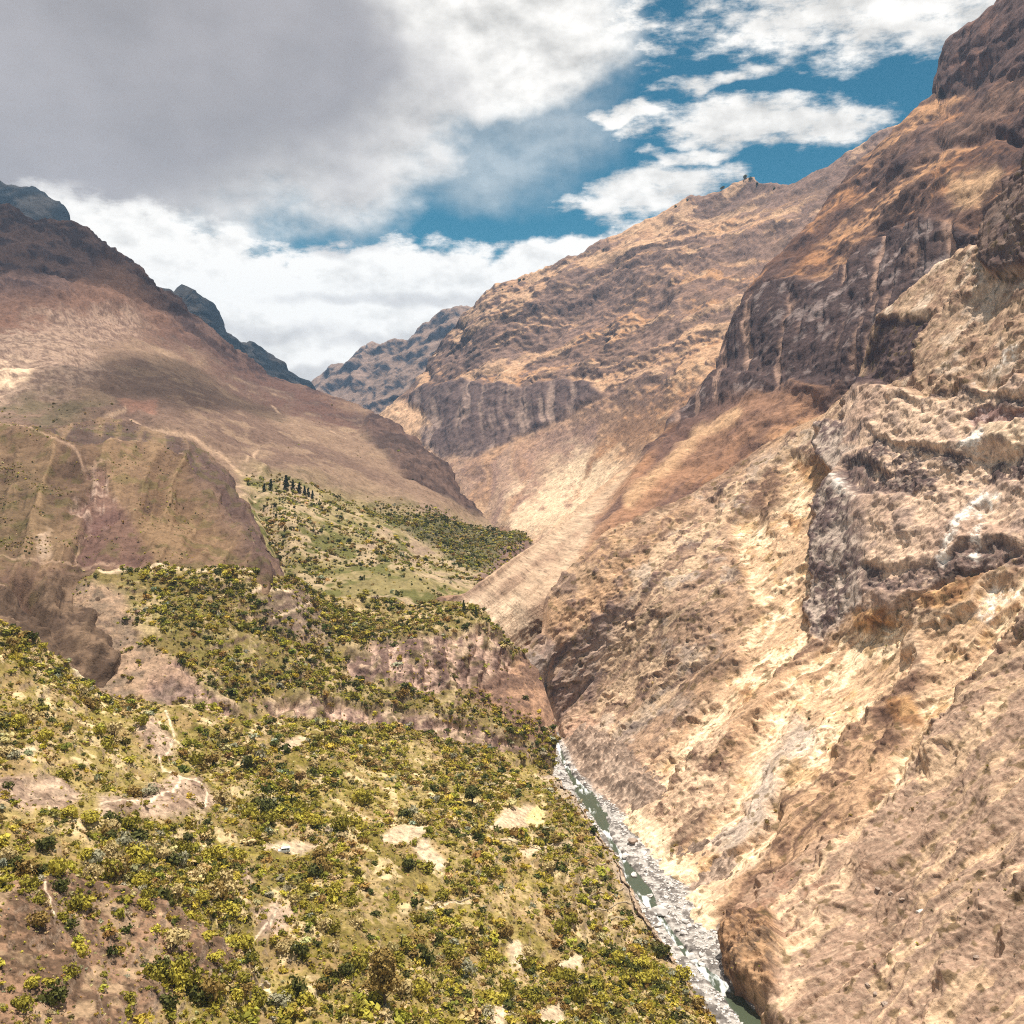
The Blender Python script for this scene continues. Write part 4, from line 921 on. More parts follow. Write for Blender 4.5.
#            olive yellow dark brown pale grey
B = []
B += scatter('v1', 8600, dens_v1, 2.2, .48, 6.2, [32, 22, 15, 14, 12, 4], 1, 1.0)
B += scatter('v1', 9500, dens_v1, 1.05, .35, 1.8, [24, 34, 7, 14, 26, 4], 2)
B += scatter('v1', 26000, dens_v1b, .6, .3, 1.1, [18, 26, 9, 18, 34, 4], 12, .3)
B += scatter('v0', 4600, dens_v0, 2.3, .45, 5.8, [36, 14, 24, 16, 6, 3], 3, 1.0)
B += scatter('v0', 6500, dens_v0, 1.1, .35, 2, [24, 26, 8, 16, 24, 3], 4)
B += scatter('left', 6500, dens_l, 2.0, .5, 6, [30, 12, 28, 16, 8, 4], 5, 1.0)
B += scatter('left', 120, dens_ls, 1.8, .4, 4, [10, 2, 10, 16, 6, 2], 6)
B += scatter('front', 2600, dens_f, .75, .4, 2.0, [14, 6, 6, 20, 14, 2], 7)
tuft = scatter('near', 700, dens_n, .6, .45, 2.4, [3, 3, 3, 16, 10, 1], 8)
tuft += [dict(p=on_patch('near', u, v)[0], r=r, k='brownish green', z='near', u=u, v=v) for u, v, r in [(672, 852, 3.6), (676, 846, 2.6), (768, 822, 3.0), (776, 812, 2.4), (920, 812, 2.6), (925, 806, 1.8), (712, 934, 2.4), (728, 935, 1.6), (851, 815, 2.2)]]

# the same shrubs must not stand inside the named things
NAMED_SPOTS = [(283, 850, 17), (385, 985, 20), (472, 795, 11), (300, 772, 10), (265, 990, 14), (432, 880, 0)]
def clear(b):
    return all((b['u'] - x) ** 2 + (b['v'] - y) ** 2 > (r * (.55 if b['r'] < 1.3 else 1)) ** 2 for x, y, r in NAMED_SPOTS)
B = [b for b in B if clear(b)]
for b in B:
    b['pu'], b['pv'] = vpix(b['p']); b['px'] = b['r'] * FOC / b['p'][1]
inn = [b for b in B if 6 < b['pu'] < 1018 and b['pv'] < 1012 and b['r'] > 1.3]
inn.sort(key=lambda b: -b['px'])
IND = inn[:230]; ids = {id(b) for b in IND}
REST = [b for b in B if id(b) not in ids]

def bake(name, items, label, variants_big, variants_small, seed, cat):
    rng = np.random.default_rng(seed); VV = []; CC = []
    for b in items:
        vs = variants_big if b['px'] > 2.8 else variants_small if b['px'] > 1.7 else VART
        q, tone = vs[rng.integers(len(vs))]
        a = rng.random() * 6.28; ca, sa = math.cos(a), math.sin(a); s = b['r']
        x = q[..., 0] * s; y = q[..., 1] * s * (.8 + .4 * rng.random()); z = q[..., 2] * s * (.65 + .4 * rng.random())
        VV.append(np.stack([x * ca - y * sa + b['p'][0], x * sa + y * ca + b['p'][1], z + b['p'][2] - .15 * s], -1).reshape(-1, 3))
        c = LEAFC[b['k']] * rng.uniform(.75, 1.3) * (1 + rng.normal(size=3) * [.08, .04, .08])
        CC.append(np.repeat((c[None] * tone[:, None]).clip(.004, .8), 4, 0))
    VV = np.concatenate(VV); CC = np.concatenate(CC)
    o = mesh_obj(name, VV, np.arange(len(VV)).reshape(-1, 4), M_leaf, CC)
    o['kind'] = 'stuff'; tag(o, label, cat); return o
for b in tuft: b['pu'], b['pv'] = vpix(b['p']); b['px'] = b['r'] * FOC / b['p'][1]
bake('scrub', [b for b in REST if b['z'] == 'v1'], 'dense olive and yellow green scrub covering the near shelf', VAR, VARS, 1, 'scrub')
bake('scrub', [b for b in REST if b['z'] == 'v0'], 'green scrub on the middle valley terraces below the brown hills', VAR, VARS, 2, 'scrub')
bake('scrub', [b for b in REST if b['z'] == 'left'], 'distant green scrub and dark woodland at the foot of the left mountain', VAR, VARS, 3, 'scrub')
bake('scrub', [b for b in REST if b['z'] == 'front'], 'low sparse brown scrub dotted over the front left hill', VAR, VARS, 4, 'scrub')
bake('tufts', [b for b in tuft], 'scattered brown tufts on the eroded right slope', VAR, VARS, 5, 'tufts')

# ---- individual bushes: six colours x four shapes, shared meshes
BM = {}
def bush_mesh(kind, j):
    if (kind, j) in BM: return BM[kind, j]
    rng = np.random.default_rng(100 + 10 * KINDS.index(kind) + j)
    q, tone = clump(rng, 330, .115, 'bush', 8 + j)
    sv, sq = stems(rng)
    v = np.concatenate([q.reshape(-1, 3), sv]); c = np.concatenate([np.repeat(LEAFC[kind][None] * tone[:, None], 4, 0), np.tile([.12, .09, .06], (len(sv), 1))])
    f = np.concatenate([np.arange(len(q) * 4).reshape(-1, 4), sq + len(q) * 4])
    o = mesh_obj('bush', v, f, M_leaf, c); BM[kind, j] = o.data; bpy.data.objects.remove(o)
    return BM[kind, j]
LM = [(283, 848, 'the white van'), (402, 838, 'the bare oval field'), (520, 818, 'the yellow-ended field'), (385, 985, 'the tall brown tree'), (472, 795, 'the round dark tree'),
      (300, 772, 'the reddish long-stemmed tree'), (266, 990, 'the walled plot'), (150, 800, 'the pale looping path'), (90, 960, 'the bare brown knoll'), (575, 964, 'the small pale clearing'),
      (610, 895, 'the contour terraces'), (190, 880, 'the dark thicket edge'), (30, 785, 'the stony patch at the left edge'), (270, 925, 'the zigzag footpath'), (685, 985, 'the last rim above the rapids'),
      (150, 735, 'the grey mound'), (430, 665, 'the grey valley cliff'), (560, 780, 'the upper gorge rim'), (60, 655, 'the purple ravine'), (430, 535, 'the dark wood on the far lip'), (290, 740, 'the little pale field')]
used = {}
def where(u, v):
    l = sorted(LM, key=lambda m: (m[0] - u) ** 2 + ((m[1] - v) * 1.3) ** 2)
    def rel(m):
        dx, dy = u - m[0], v - m[1]; d = math.hypot(dx, dy); a = math.degrees(math.atan2(-dy, dx)) % 360
        dirn = ['right of', 'above and right of', 'above', 'above and left of', 'left of', 'below and left of', 'below', 'below and right of'][int((a + 22.5) // 45) % 8]
        return ('right next to ' if d < 14 else 'just %s ' % dirn if d < 38 else '%s ' % dirn if d < 75 else 'well %s ' % dirn) + m[2]
    return rel(l[0]), rel(l[1])
rng = np.random.default_rng(77)
def size_word(px): return 'large' if px > 9.5 else 'mid-sized' if px > 7.6 else 'small'
for i, b in enumerate(IND):
    o = bpy.data.objects.new('bush', bush_mesh(b['k'], int(rng.integers(4)))); COL.objects.link(o)
    s = b['r'] * 1.05; o.location = (b['p'][0], b['p'][1], b['p'][2] - .12 * s)
    o.rotation_euler = (0, 0, rng.random() * 6.28); o.scale = (s, s * rng.uniform(.85, 1.15), s * rng.uniform(.85, 1.3))
    w1, w2 = where(float(b['pu']), float(b['pv']))
    lab = '%s %s bush %s' % (size_word(b['px']), b['k'], w1)
    if lab in used: lab = '%s %s bush %s, %s' % (size_word(b['px']), b['k'], w1, w2.replace('right next to', 'near'))
    lab = ' '.join(lab.split()[:16])
    used[lab] = 1
    tag(o, lab, 'bush', 'bushes on the green shelf')

# ---- trees with trunk and crown
def tube(path, rad, n=7):
    path = np.array(path, float); V = []; Q = []
    for i, (p, r) in enumerate(zip(path, rad)):
        for j in range(n):
            a = 6.283 * j / n; V.append(p + np.array([math.cos(a) * r, math.sin(a) * r, 0]))
    for i in range(len(path) - 1):
        for j in range(n):
            k = (j + 1) % n; Q.append((i * n + j, i * n + k, (i + 1) * n + k, (i + 1) * n + j))
    return np.array(V), np.array(Q)
def join(parts):
    V = []; Q = []; o = 0
    for v, q in parts: V.append(v); Q.append(q + o); o += len(v)
    return np.concatenate(V), np.concatenate(Q)
def make_tree(name, shape, kind, nleaf, leaf, lobes, seed, trunk_h, label, cat, loc, s, hs=1.0, group=None):
    rng = np.random.default_rng(seed)
    root = bpy.data.objects.new(name, None); COL.objects.link(root); root.location = loc
    q, tone = clump(rng, nleaf, leaf, shape, lobes)
    q = q.copy(); q[..., 2] += trunk_h; q = q * [s, s, s * hs]
    col = kind if isinstance(kind, np.ndarray) else LEAFC[kind]
    mesh_obj('crown', q.reshape(-1, 3), np.arange(len(q) * 4).reshape(-1, 4), M_leaf, np.repeat((col[None] * tone[:, None]), 4, 0), parent=root)
    top = trunk_h + (2.3 if shape in ('tall', 'cone') else 1.1)
    parts = [tube([(0, 0, -.3), (.02, .01, trunk_h * .5), (-.02, .03, trunk_h + .3), (.03, 0, top)], [.085, .07, .055, .01])]
    for k in range(5):
        a = rng.random() * 6.28; z = trunk_h + .1 + k * .12
        parts.append(tube([(0, 0, z), (.3 * math.cos(a), .3 * math.sin(a), z + .35), (.55 * math.cos(a), .55 * math.sin(a), z + .75)], [.04, .025, .006], 5))
    v, f = join(parts); v = v * [s, s, s * hs]
    mesh_obj('trunk', v, f, M_bark, parent=root)
    return tag(root, label, cat, group)
def at(pn, u, v, dz=-.3):
    p, n = on_patch(pn, u, v); return (p[0], p[1], p[2] + dz)
make_tree('broadleaf_tree', 'tall', C(.30, .20, .055), 3000, .075, 30, 1, .25, 'tall feathery brown-green tree with dark base at the bottom of the shelf', 'tree', at('v1', 385, 1006), 9.5, .95)
make_tree('broadleaf_tree', 'round', 'dark green', 1100, .12, 16, 2, .1, 'round dark green tree with black shade beneath, on the open shelf', 'tree', at('v1', 472, 804), 7.0)
make_tree('broadleaf_tree', 'round', C(.20, .115, .036), 520, .13, 11, 3, 1.0, 'reddish brown tree on a long bare stem above pale ground', 'tree', at('v1', 300, 789), 4.2)
for i, (u, v, s, hs, lab) in enumerate([(292, 806, 1.9, 1.3, 'narrow dark cypress standing below the reddish long-stemmed tree'), (401, 951, 1.4, 1.4, 'narrow dark cypress above and right of the tall brown tree'),
                                        (447, 776, 2.2, .9, 'small dark upright tree above left of the round dark tree')]):
    make_tree('cypress', 'cone', 'dark green', 240, .17, 8, 10 + i, .1, lab, 'tree', at('v1', u, v), s, hs)
# conifers on the hill shoulder
pn = [(264, 492, 4.3), (271, 490, 5.6), (286, 490, 7.2), (293, 491, 5.4), (299, 493, 5.6), (304, 495, 5.0), (309, 497, 4.6), (312, 498, 4.2)]
pl = ['leftmost', 'second', 'tallest, third', 'fourth', 'fifth', 'sixth', 'seventh', 'rightmost']
for i, (u, v, s) in enumerate(pn):
    make_tree('conifer', 'cone', C(.055, .062, .022), 260, .2, 8, 20 + i, .1, '%s dark conifer of the row on the hill shoulder beside the pale trail' % pl[i], 'tree', at('left', u, v), s, .9, 'conifers in a row on the hill shoulder')
for i, (u, v, s) in enumerate([(464, 613, 3.6), (476, 616, 2.8)]):
    make_tree('conifer', 'cone', C(.10, .10, .03), 240, .2, 8, 40 + i, .1, ['taller pointed tree at the tip of the valley terrace', 'shorter pointed tree, right one of two, at the terrace tip'][i], 'tree', at('v0', u, v), s, 1.1, 'pointed trees at the terrace tip')
# trees along the skyline of the middle mountain
sk = [(519, 281, 9), (524, 280, 7), (503, 290, 6), (512, 286, 5), (722, 188, 10), (745, 178, 11), (751, 179, 9), (758, 184, 8), (676, 207, 7), (688, 200, 6), (775, 188, 7), (604, 250, 6)]
for i, (u, v, s) in enumerate(sk):
    p, n = on_patch('mid', u, v + 1)
    make_tree('broadleaf_tree', 'round', 'dark green', 120, .3, 6, 60 + i, .1, 'tiny dark tree on the middle mountain skyline ' + ['above the lower shoulder, left of a pair', 'above the lower shoulder, right of a pair', 'at the far left of the crest', 'between the first tree and the pair', 'left of the summit knob', 'on top of the summit knob, left', 'on top of the summit knob, centre', 'just right of the summit knob', 'where the crest steepens, left one', 'where the crest steepens, right one', 'in the saddle right of the summit', 'halfway up the crest, alone'][i],
              'tree', (p[0], p[1] + 6, p[2] - 2), s, 1, 'small trees along the mountain skyline')

# ---- boulders
def rock_mesh(seed, n=3, rough=.28):
    import bmesh
    bm = bmesh.new(); bmesh.ops.create_icosphere(bm, subdivisions=n, radius=1)
    v = np.array([x.co[:] for x in bm.verts])
    d = 1 + rough * fbm(v + seed * 3.3, 1.1, 4, seed=seed) * 1.3
    # flat facets, as if split along joints
    r = np.random.default_rng(seed)
    v = v * d[:, None]
    for k in range(7):
        nn = r.normal(size=3); nn /= np.linalg.norm(nn); lim = .62 + .25 * r.random()
        o = v @ nn - lim; v = v - np.where(o > 0, o, 0)[:, None] * nn[None] * .9
    for i, x in enumerate(bm.verts): x.co = v[i] * [1.15, .9, .72]
    me = bpy.data.meshes.new('boulder'); bm.to_mesh(me); bm.free(); return me
ROCKS = [rock_mesh(i) for i in range(8)]
for m in ROCKS: m.materials.append(M_stone)
DARKR = [rock_mesh(20 + i) for i in range(3)]
for m in DARKR: m.materials.append(M_stone2)
def boulder(p, s, label, group=None, meshes=ROCKS, rz=None):
    o = bpy.data.objects.new('boulder', meshes[int(rng.integers(len(meshes)))]); COL.objects.link(o)
    o.location = p; o.scale = (s * rng.uniform(.8, 1.3), s * rng.uniform(.8, 1.2), s * rng.uniform(.75, 1.15)); o.rotation_euler = (rng.normal() * .2, rng.normal() * .2, rng.random() * 6.28 if rz is None else rz)
    return tag(o, label, 'boulder', group)
def riv_at(u, v):
    t = (world(u, v, 1.0)[2] - CZ); Y = -(CZ - RZ) / t; p = world(u, v, Y); return p
def big(u, v, s, lab, dark=False):
    p = riv_at(u, v); z = max(bed_z(p[0], p[1]), RZ + .3); boulder((p[0], p[1], z + .2 * s), s, lab, 'large boulders in the riverbed', DARKR if dark else ROCKS)
for u, v, s, lab, dk in [(633, 846, 4.8, 'huge tan boulder with a dark underside in the upper riverbed', True), (662, 914, 6.2, 'huge white boulder in the middle of the riverbed', False), (634, 876, 3.4, 'white boulder at the head of the green pool', False),
                         (686, 925, 3.2, 'pinkish boulder right of the huge white one', False), (690, 958, 3.6, 'pale boulder beside the rapids above the last pool', False), (684, 937, 2.8, 'rounded pale boulder below the pinkish one', False),
                         (608, 806, 3.0, 'pale boulder on the right shore of the upper pool', False), (650, 897, 2.8, 'pinkish boulder just below the green pool', False), (617, 861, 2.6, 'white boulder against the left bank mid-river', False),
                         (645, 862, 3.0, 'slabby white boulder right of the huge tan one', False), (666, 900, 2.4, 'grey boulder above right of the huge white one', False), (702, 966, 2.6, 'white boulder at the right foot of the rapids', False)]:
    big(u, v, s, lab, dk)
stretch_names = [(1110, 'in the shadowed upstream gorge'), (960, 'at the head of the upper pool'), (880, 'below the upper pool'), (800, 'around the huge tan boulder'), (735, 'beside the green pool'), (670, 'around the huge white boulder'), (620, 'along the white rapids'), (0, 'near the bottom bend')]
cnt = 0; small = []
while cnt < 230:
    y = 560 + 560 * rng.random() ** 1.1; bwid = np.interp(y, [400, 560, 600, 700, 760, 840, 900, 960, 1010, 1300], [9, 10, 20, 34, 38, 33, 18, 8, 4, 3]); wv = -14 + rng.random() * (bwid + 16)
    x = rx(y) + wv; z = bed_z(x, y); cxx = np.interp(y, chan[:, 0], chan[:, 1])
    if abs(wv - cxx) < 9 and (735 < y < 790 or 880 < y < 955 or y < 600): continue
    s = min(3.4, .95 * math.exp(rng.normal() * .45) + .35)
    nm = [n for yy, n in stretch_names if y > yy][0]; side = 'left' if wv < 0 else 'right' if wv > bwid * .55 else 'middle'
    boulder((x, y, z + .15 * s), s, '%s pale boulder on the %s of the riverbed %s' % ('large' if s > 1.9 else 'mid-sized' if s > 1.2 else 'small', side, nm), 'boulders strewn over the riverbed'); cnt += 1
# cobbles too many to count
cv = [np.array([v.co[:] for v in rock_mesh(60 + i, 1).vertices]) for i in range(4)]
cf = [np.array([p.vertices[:] for p in rock_mesh(60, 1).polygons])]
VV = []; QQ = []; o_ = 0
for i in range(5200):
    y = 540 + 600 * rng.random(); bwid = np.interp(y, [400, 560, 600, 700, 760, 840, 900, 960, 1010, 1300], [9, 10, 20, 34, 38, 33, 18, 8, 4, 3]); wv = -18 + rng.random() * (bwid + 22)
    x = rx(y) + wv; cxx = np.interp(y, chan[:, 0], chan[:, 1])
    if abs(wv - cxx) < 7: continue
    s = .4 + .9 * rng.random() ** 2; a = rng.random() * 6.28; v = cv[i % 4] * s * [1.2, 1, 1]
    v = np.stack([v[:, 0] * math.cos(a) - v[:, 1] * math.sin(a) + x, v[:, 0] * math.sin(a) + v[:, 1] * math.cos(a) + y, v[:, 2] + bed_z(x, y)], -1)
    VV.append(v); QQ.append(cf[0] + o_); o_ += len(v)
oc_ = mesh_obj('cobbles', np.concatenate(VV), np.concatenate(QQ), M_stone); oc_['kind'] = 'stuff'; tag(oc_, 'pale cobbles and gravel covering the riverbed', 'cobbles')
# loose rocks on the right slope
for u, v, s, lab, dk in [(933, 921, 3.3, 'lone white boulder on the pinkish lower right slope', False), (921, 925, 1.0, 'small dark rock just left of the lone white boulder', True), (985, 955, 1.5, 'dark rock low on the pinkish right slope', True),
                         (880, 888, 1.7, 'brown rock, left one of the broken ledge on the right slope', True), (893, 893, 1.9, 'brown rock in the middle of the broken ledge on the right slope', True), (908, 897, 1.4, 'brown rock, right one of the broken ledge on the right slope', True),
                         (883, 992, 1.6, 'dark rock cluster stone near the bottom edge, left one', True), (893, 1003, 1.8, 'dark rock cluster stone near the bottom edge, lowest', True), (878, 982, 1.3, 'dark rock cluster stone near the bottom edge, topmost', True)]:
    p, n = on_patch('near', u, v); boulder((p[0], p[1], p[2] + .1), s, lab, None, DARKR if dk else ROCKS)

# ---- dry-stone walls of the terraces and the walled plot
def wall(pn, pts, h, th, label, group=None, name='stone_wall'):
    pts = np.array(pts, float); L = np.r_[0, np.cumsum(np.hypot(*np.diff(pts, axis=0).T))]
    n = max(6, int(L[-1] / 1.2)); uu = np.interp(np.linspace(0, L[-1], n), L, pts[:, 0]); vv = np.interp(np.linspace(0, L[-1], n), L, pts[:, 1])
    vv = vv + 2.2 * np.sin(uu * .21 + pts[0, 1]) + .9 * np.sin(uu * .7)*(h < 1)
    P = np.array([on_patch(pn, a, b)[0] for a, b in zip(uu, vv)])
    P = np.stack([np.convolve(np.pad(P[:, i], 2, 'edge'), np.ones(5) / 5, 'valid') for i in range(3)], -1)
    d = np.gradient(P, axis=0); s = np.stack([-d[:, 1], d[:, 0]], -1); s /= np.linalg.norm(s, axis=1, keepdims=True) + 1e-9
    rr = np.random.default_rng(int(pts.sum())); V = []
    for i in range(n):
        hh = h * (.8 + .4 * rr.random()); t = th * (.8 + .4 * rr.random()) / 2
        for a, z in ((-t * 1.2, -1.2), (-t, hh), (t, hh * .96), (t * 1.2, -1.2)):
            V.append((P[i, 0] + s[i, 0] * a, P[i, 1] + s[i, 1] * a, P[i, 2] + z))
    Q = [(i * 4 + j, i * 4 + (j + 1) % 4, i * 4 + 4 + (j + 1) % 4, i * 4 + 4 + j) for i in range(n - 1) for j in range(4)] + [(0, 1, 2, 3), (n * 4 - 4, n * 4 - 1, n * 4 - 2, n * 4 - 3)]
    return tag(mesh_obj(name, V, Q, M_wall), label, 'wall', group)
wall('v1', [(247, 1002), (254, 994), (262, 987), (263, 984)], 2.0, .9, 'grey stone wall on the left side of the small walled plot', 'walls of the walled plot')
wall('v1', [(263, 985), (268, 988), (271, 990)], 1.8, .9, 'short stone wall across the top of the small walled plot', 'walls of the walled plot')
TW = [[(516, 849), (540, 848), (573, 843)], [(484, 841), (505, 842), (522, 842)], [(573, 868), (590, 866), (606, 862)], [(582, 884), (603, 880), (618, 876)], [(586, 897), (608, 893), (630, 888)], [(590, 911), (615, 906), (640, 901)], [(592, 925), (620, 919), (650, 914)], [(430, 904), (455, 900), (480, 898)]]
TN = ['long pale terrace wall right of the yellow-ended field', 'low terrace wall under the yellow-ended field', 'topmost short wall of the contour terraces', 'second wall down of the contour terraces', 'third wall down of the contour terraces', 'fourth wall down of the contour terraces', 'lowest wall of the contour terraces', 'low wall crossing the scrub below the bare oval field']
for p, l in zip(TW, TN): wall('v1', p, .55, 1.0, l, 'dry-stone terrace walls')

# ---- white van parked in the scrub
def box(cx, cy, cz, sx, sy, sz, taper=0.0, rake=0.0):
    v = []
    for z in (-1, 1):
        k = 1 - taper * (z > 0)
        for x, y in ((-1, -1), (1, -1), (1, 1), (-1, 1)): v.append((cx + x * sx / 2 * k + rake * (z > 0) * (x < 0), cy + y * sy / 2 * k, cz + z * sz / 2))
    return np.array(v, float), np.array([(0, 3, 2, 1), (4, 5, 6, 7), (0, 1, 5, 4), (1, 2, 6, 5), (2, 3, 7, 6), (3, 0, 4, 7)])
def bev(o, w):
    m = o.modifiers.new('bevel', 'BEVEL'); m.width = w; m.segments = 2
M_paint = plain_mat('white_paint', (.80, .80, .78), .35, .04, 1, .5)
M_glass = plain_mat('dark_glass', (.03, .035, .04), .1, .1, 1, .5)
M_rub = plain_mat('rubber', (.02, .02, .02), .9, .2, 1)
M_hub = plain_mat('hub_metal', (.45, .45, .46), .4, .1, 1, .5, .8)
M_lamp = plain_mat('lamp_lens', (.7, .7, .62), .2, .05, 1, .5)
p, n = on_patch('v1', 284, 853)
van = bpy.data.objects.new('parked_van', None); COL.objects.link(van); van.location = (p[0], p[1], p[2] + .25); van.rotation_euler = (0, 0, math.radians(12)); van.scale = (1.35,) * 3
tag(van, 'small white van with dark side windows parked on pale ground in the scrub', 'van')
lo, hi = box(0, 0, .85, 4.8, 1.9, 1.0), box(.35, 0, 1.75, 4.0, 1.8, .9, .10, .45)
v, f = join([lo, hi]); bd = mesh_obj('body', v, f, M_paint, parent=van); bev(bd, .12)
for x, wd in ((-.55, .85), (.45, .95), (1.5, .9)):
    for sgn in (-1, 1): mesh_obj('side_window', *box(x, sgn * .875, 1.72, wd, .06, .5), M_glass, parent=van)
mesh_obj('windscreen', *box(-1.50, 0, 1.68, .10, 1.45, .55, 0, .25), M_glass, parent=van)
mesh_obj('rear_window', *box(2.25, 0, 1.72, .06, 1.3, .5), M_glass, parent=van)
mesh_obj('bumper', *box(-2.44, 0, .50, .16, 1.8, .25), M_rub, parent=van)
for sgn in (-1, 1): mesh_obj('headlight', *box(-2.42, sgn * .68, .95, .08, .35, .22), M_lamp, parent=van)
for x in (-1.5, 1.5):
    for sgn in (-1, 1):
        def cyl(r, w, cy):
            a = np.arange(14) / 14 * 6.2832; ring = np.stack([np.cos(a) * r, 0 * a, np.sin(a) * r], -1)
            v = np.concatenate([ring + [x, cy - w / 2, .36], ring + [x, cy + w / 2, .36], [[x, cy - w / 2, .36], [x, cy + w / 2, .36]]])
            f = [(i, (i + 1) % 14, 14 + (i + 1) % 14, 14 + i) for i in range(14)] + [(28, (i + 1) % 14, i, i) for i in range(14)] + [(29, 14 + i, 14 + (i + 1) % 14, 14 + (i + 1) % 14) for i in range(14)]
            return v, [q for q in f]
        def cm(name, r, w, cy, mat, par):
            v, f = cyl(r, w, cy); me = bpy.data.meshes.new(name); me.from_pydata([tuple(a) for a in v], [], [tuple(dict.fromkeys(q)) for q in f]); me.materials.append(mat)
            o = bpy.data.objects.new(name, me); COL.objects.link(o); o.parent = par; return o
        wh_ = cm('wheel', .36, .24, sgn * .86, M_rub, van); cm('rim', .2, .03, sgn * (.86 + .13), M_hub, wh_)

# ------------------------------------------------------------------ sky: Nishita with layered procedural cloud
SUN = Vector((0.10, 0.10, 0.99)).normalized()
EXPO = 0.56
sd = bpy.data.lights.new('sun', 'SUN'); sd.energy = 5.0; sd.angle = math.radians(.53); sd.color = (1.0, .94, .85)
so = bpy.data.objects.new('sun', sd); COL.objects.link(so); so.rotation_euler = SUN.to_track_quat('Z', 'Y').to_euler(); so.location = (0, 0, 3000)
w = bpy.data.worlds.new('World'); scene.world = w; w.use_nodes = True
nt = w.node_tree; nt.nodes.clear()
class X:
    """tiny algebra over shader math nodes"""
    def __init__(s, sock): s.s = sock
def M(op, *a, clamp=False):
    n = nt.nodes.new('ShaderNodeMath'); n.operation = op; n.use_clamp = clamp
    for i, v in enumerate(a):
        if isinstance(v, X): nt.links.new(v.s, n.inputs[i])
        else: n.inputs[i].default_value = v
    return X(n.outputs[0])
for nm, op in (('add', 'ADD'), ('sub', 'SUBTRACT'), ('mul', 'MULTIPLY'), ('truediv', 'DIVIDE')):
    setattr(X, '__%s__' % nm, lambda s, o, op=op: M(op, s, o)); setattr(X, '__r%s__' % nm, lambda s, o, op=op: M(op, o, s))
def smooth(x, a, b):
    n = nt.nodes.new('ShaderNodeMapRange'); n.interpolation_type = 'SMOOTHSTEP'
    nt.links.new(x.s, n.inputs[0]); n.inputs[1].default_value = a; n.inputs[2].default_value = b
    return X(n.outputs[0])
tc = nt.nodes.new('ShaderNodeTexCoord'); sp_ = nt.nodes.new('ShaderNodeSeparateXYZ'); nt.links.new(tc.outputs['Generated'], sp_.inputs[0])
dx, dy, dz = (X(sp_.outputs[i]) for i in range(3))
az = M('ARCTAN2', dx, dy) * FOC; el = M('ARCSINE', dz) * FOC
def vec(a, b, c=0.0):
    n = nt.nodes.new('ShaderNodeCombineXYZ')
    for i, v in enumerate((a, b, c)):
        if isinstance(v, X): nt.links.new(v.s, n.inputs[i])
        else: n.inputs[i].default_value = v
    return n.outputs[0]
def noise(v, scale, det, rough=.55, dist=0.0):
    n = nt.nodes.new('ShaderNodeTexNoise'); n.inputs['Scale'].default_value = scale; n.inputs['Detail'].default_value = det
    n.inputs['Roughness'].default_value = rough; n.inputs['Distortion'].default_value = dist; nt.links.new(v, n.inputs['Vector']); return n
wn = noise(vec(az, el, 3.0), 1 / 70., 3, .6); ws = nt.nodes.new('ShaderNodeSeparateXYZ'); nt.links.new(wn.outputs[1], ws.inputs[0])
wx, wy = X(ws.outputs[0]) - .5, X(ws.outputs[1]) - .5
A = az + wx * 70.0; E = el + wy * 42.0
def ang(px, py):
    d = world(px, py, 1.0) - np.array([0, 0, CZ]); d /= np.linalg.norm(d)
    return math.atan2(d[0], d[1]) * FOC, math.asin(d[2]) * FOC
def ell(px, py, rx_, ry_, rot=0.0, a=None, e=None, top=1.0):
    a = a or A; e = e or E
    cx_, cy_ = ang(px, py); c, s = math.cos(math.radians(rot)), math.sin(math.radians(rot))
    u = (a - cx_); v = (e - cy_)
    p_ = (u * c + v * s) * (1 / rx_); q_ = (v * c - u * s) * (1 / ry_)
    return (1.0 - (p_ * p_ + q_ * q_)) * top
def mx(l):
    r = l[0]
    for x in l[1:]: r = M('SMOOTH_MAX', r, x, .25)
    return M('MAXIMUM', r, -2.0)
n1 = X(noise(vec(az, el * 1.5, 0.0), 1 / 95., 7, .58).outputs[0]); n1u = X(noise(vec(az + 4.0, (el + 11.0) * 1.5, 0.0), 1 / 95., 4, .58).outputs[0])
n2 = X(noise(vec(az, el * 2.2, 5.0), 1 / 42., 6, .62).outputs[0])
n4 = X(noise(vec(az, el * 3.2, 15.0), 1 / 24., 4, .65).outputs[0])
n3 = X(noise(vec(az, el * 1.2, 9.0), 1 / 210., 4, .5).outputs[0])
# soft veil: the big grey mass at the upper left and the bright haze beside it
veil = mx([ell(110, 60, 380, 170), ell(320, 100, 160, 105), ell(450, 20, 200, 100), ell(-200, 100, 400, 320)])
cv_ = smooth(veil + (n1 - .5) * 1.1 + (n3 - .5) * .6, -.12, .55)
# crisp cumulus
bank = mx([ell(340, 330, 330, 92), ell(120, 275, 150, 72), ell(560, 275, 120, 40, 14), ell(60, 330, 200, 120), ell(430, 280, 70, 28), ell(700, 330, 220, 80)])
cb_ = smooth(bank + (n1 - .5) * 1.5 + (n2 - .5) * 1.3, -.06, .34)
fair = mx([ell(600, 20, 70, 40, top=.4), ell(880, 5, 180, 44, -3), ell(745, 120, 118, 25, -4), ell(655, 188, 80, 25, 8), ell(725, 76, 75, 7, 4, top=.6), ell(830, 125, 60, 16), ell(630, 112, 45, 9), ell(700, 150, 50, 9), ell(610, 200, 60, 10, top=.8), ell(590, 290, 60, 8)])
cf_ = smooth(fair + (n1 - .5) * 1.0 + (n2 - .5) * 2.6 + (n4 - .5) * 1.4, -.25, .85)
veil2 = smooth(mx([ell(520, 120, 110, 80, top=1), ell(480, 165, 80, 45)]) + (n1 - .5) * 1.6, -.3, 1.1) * .42
over = smooth(n3 + (n1 - .5) * .6, .42, .60) * smooth(el, 480.0, 640.0)
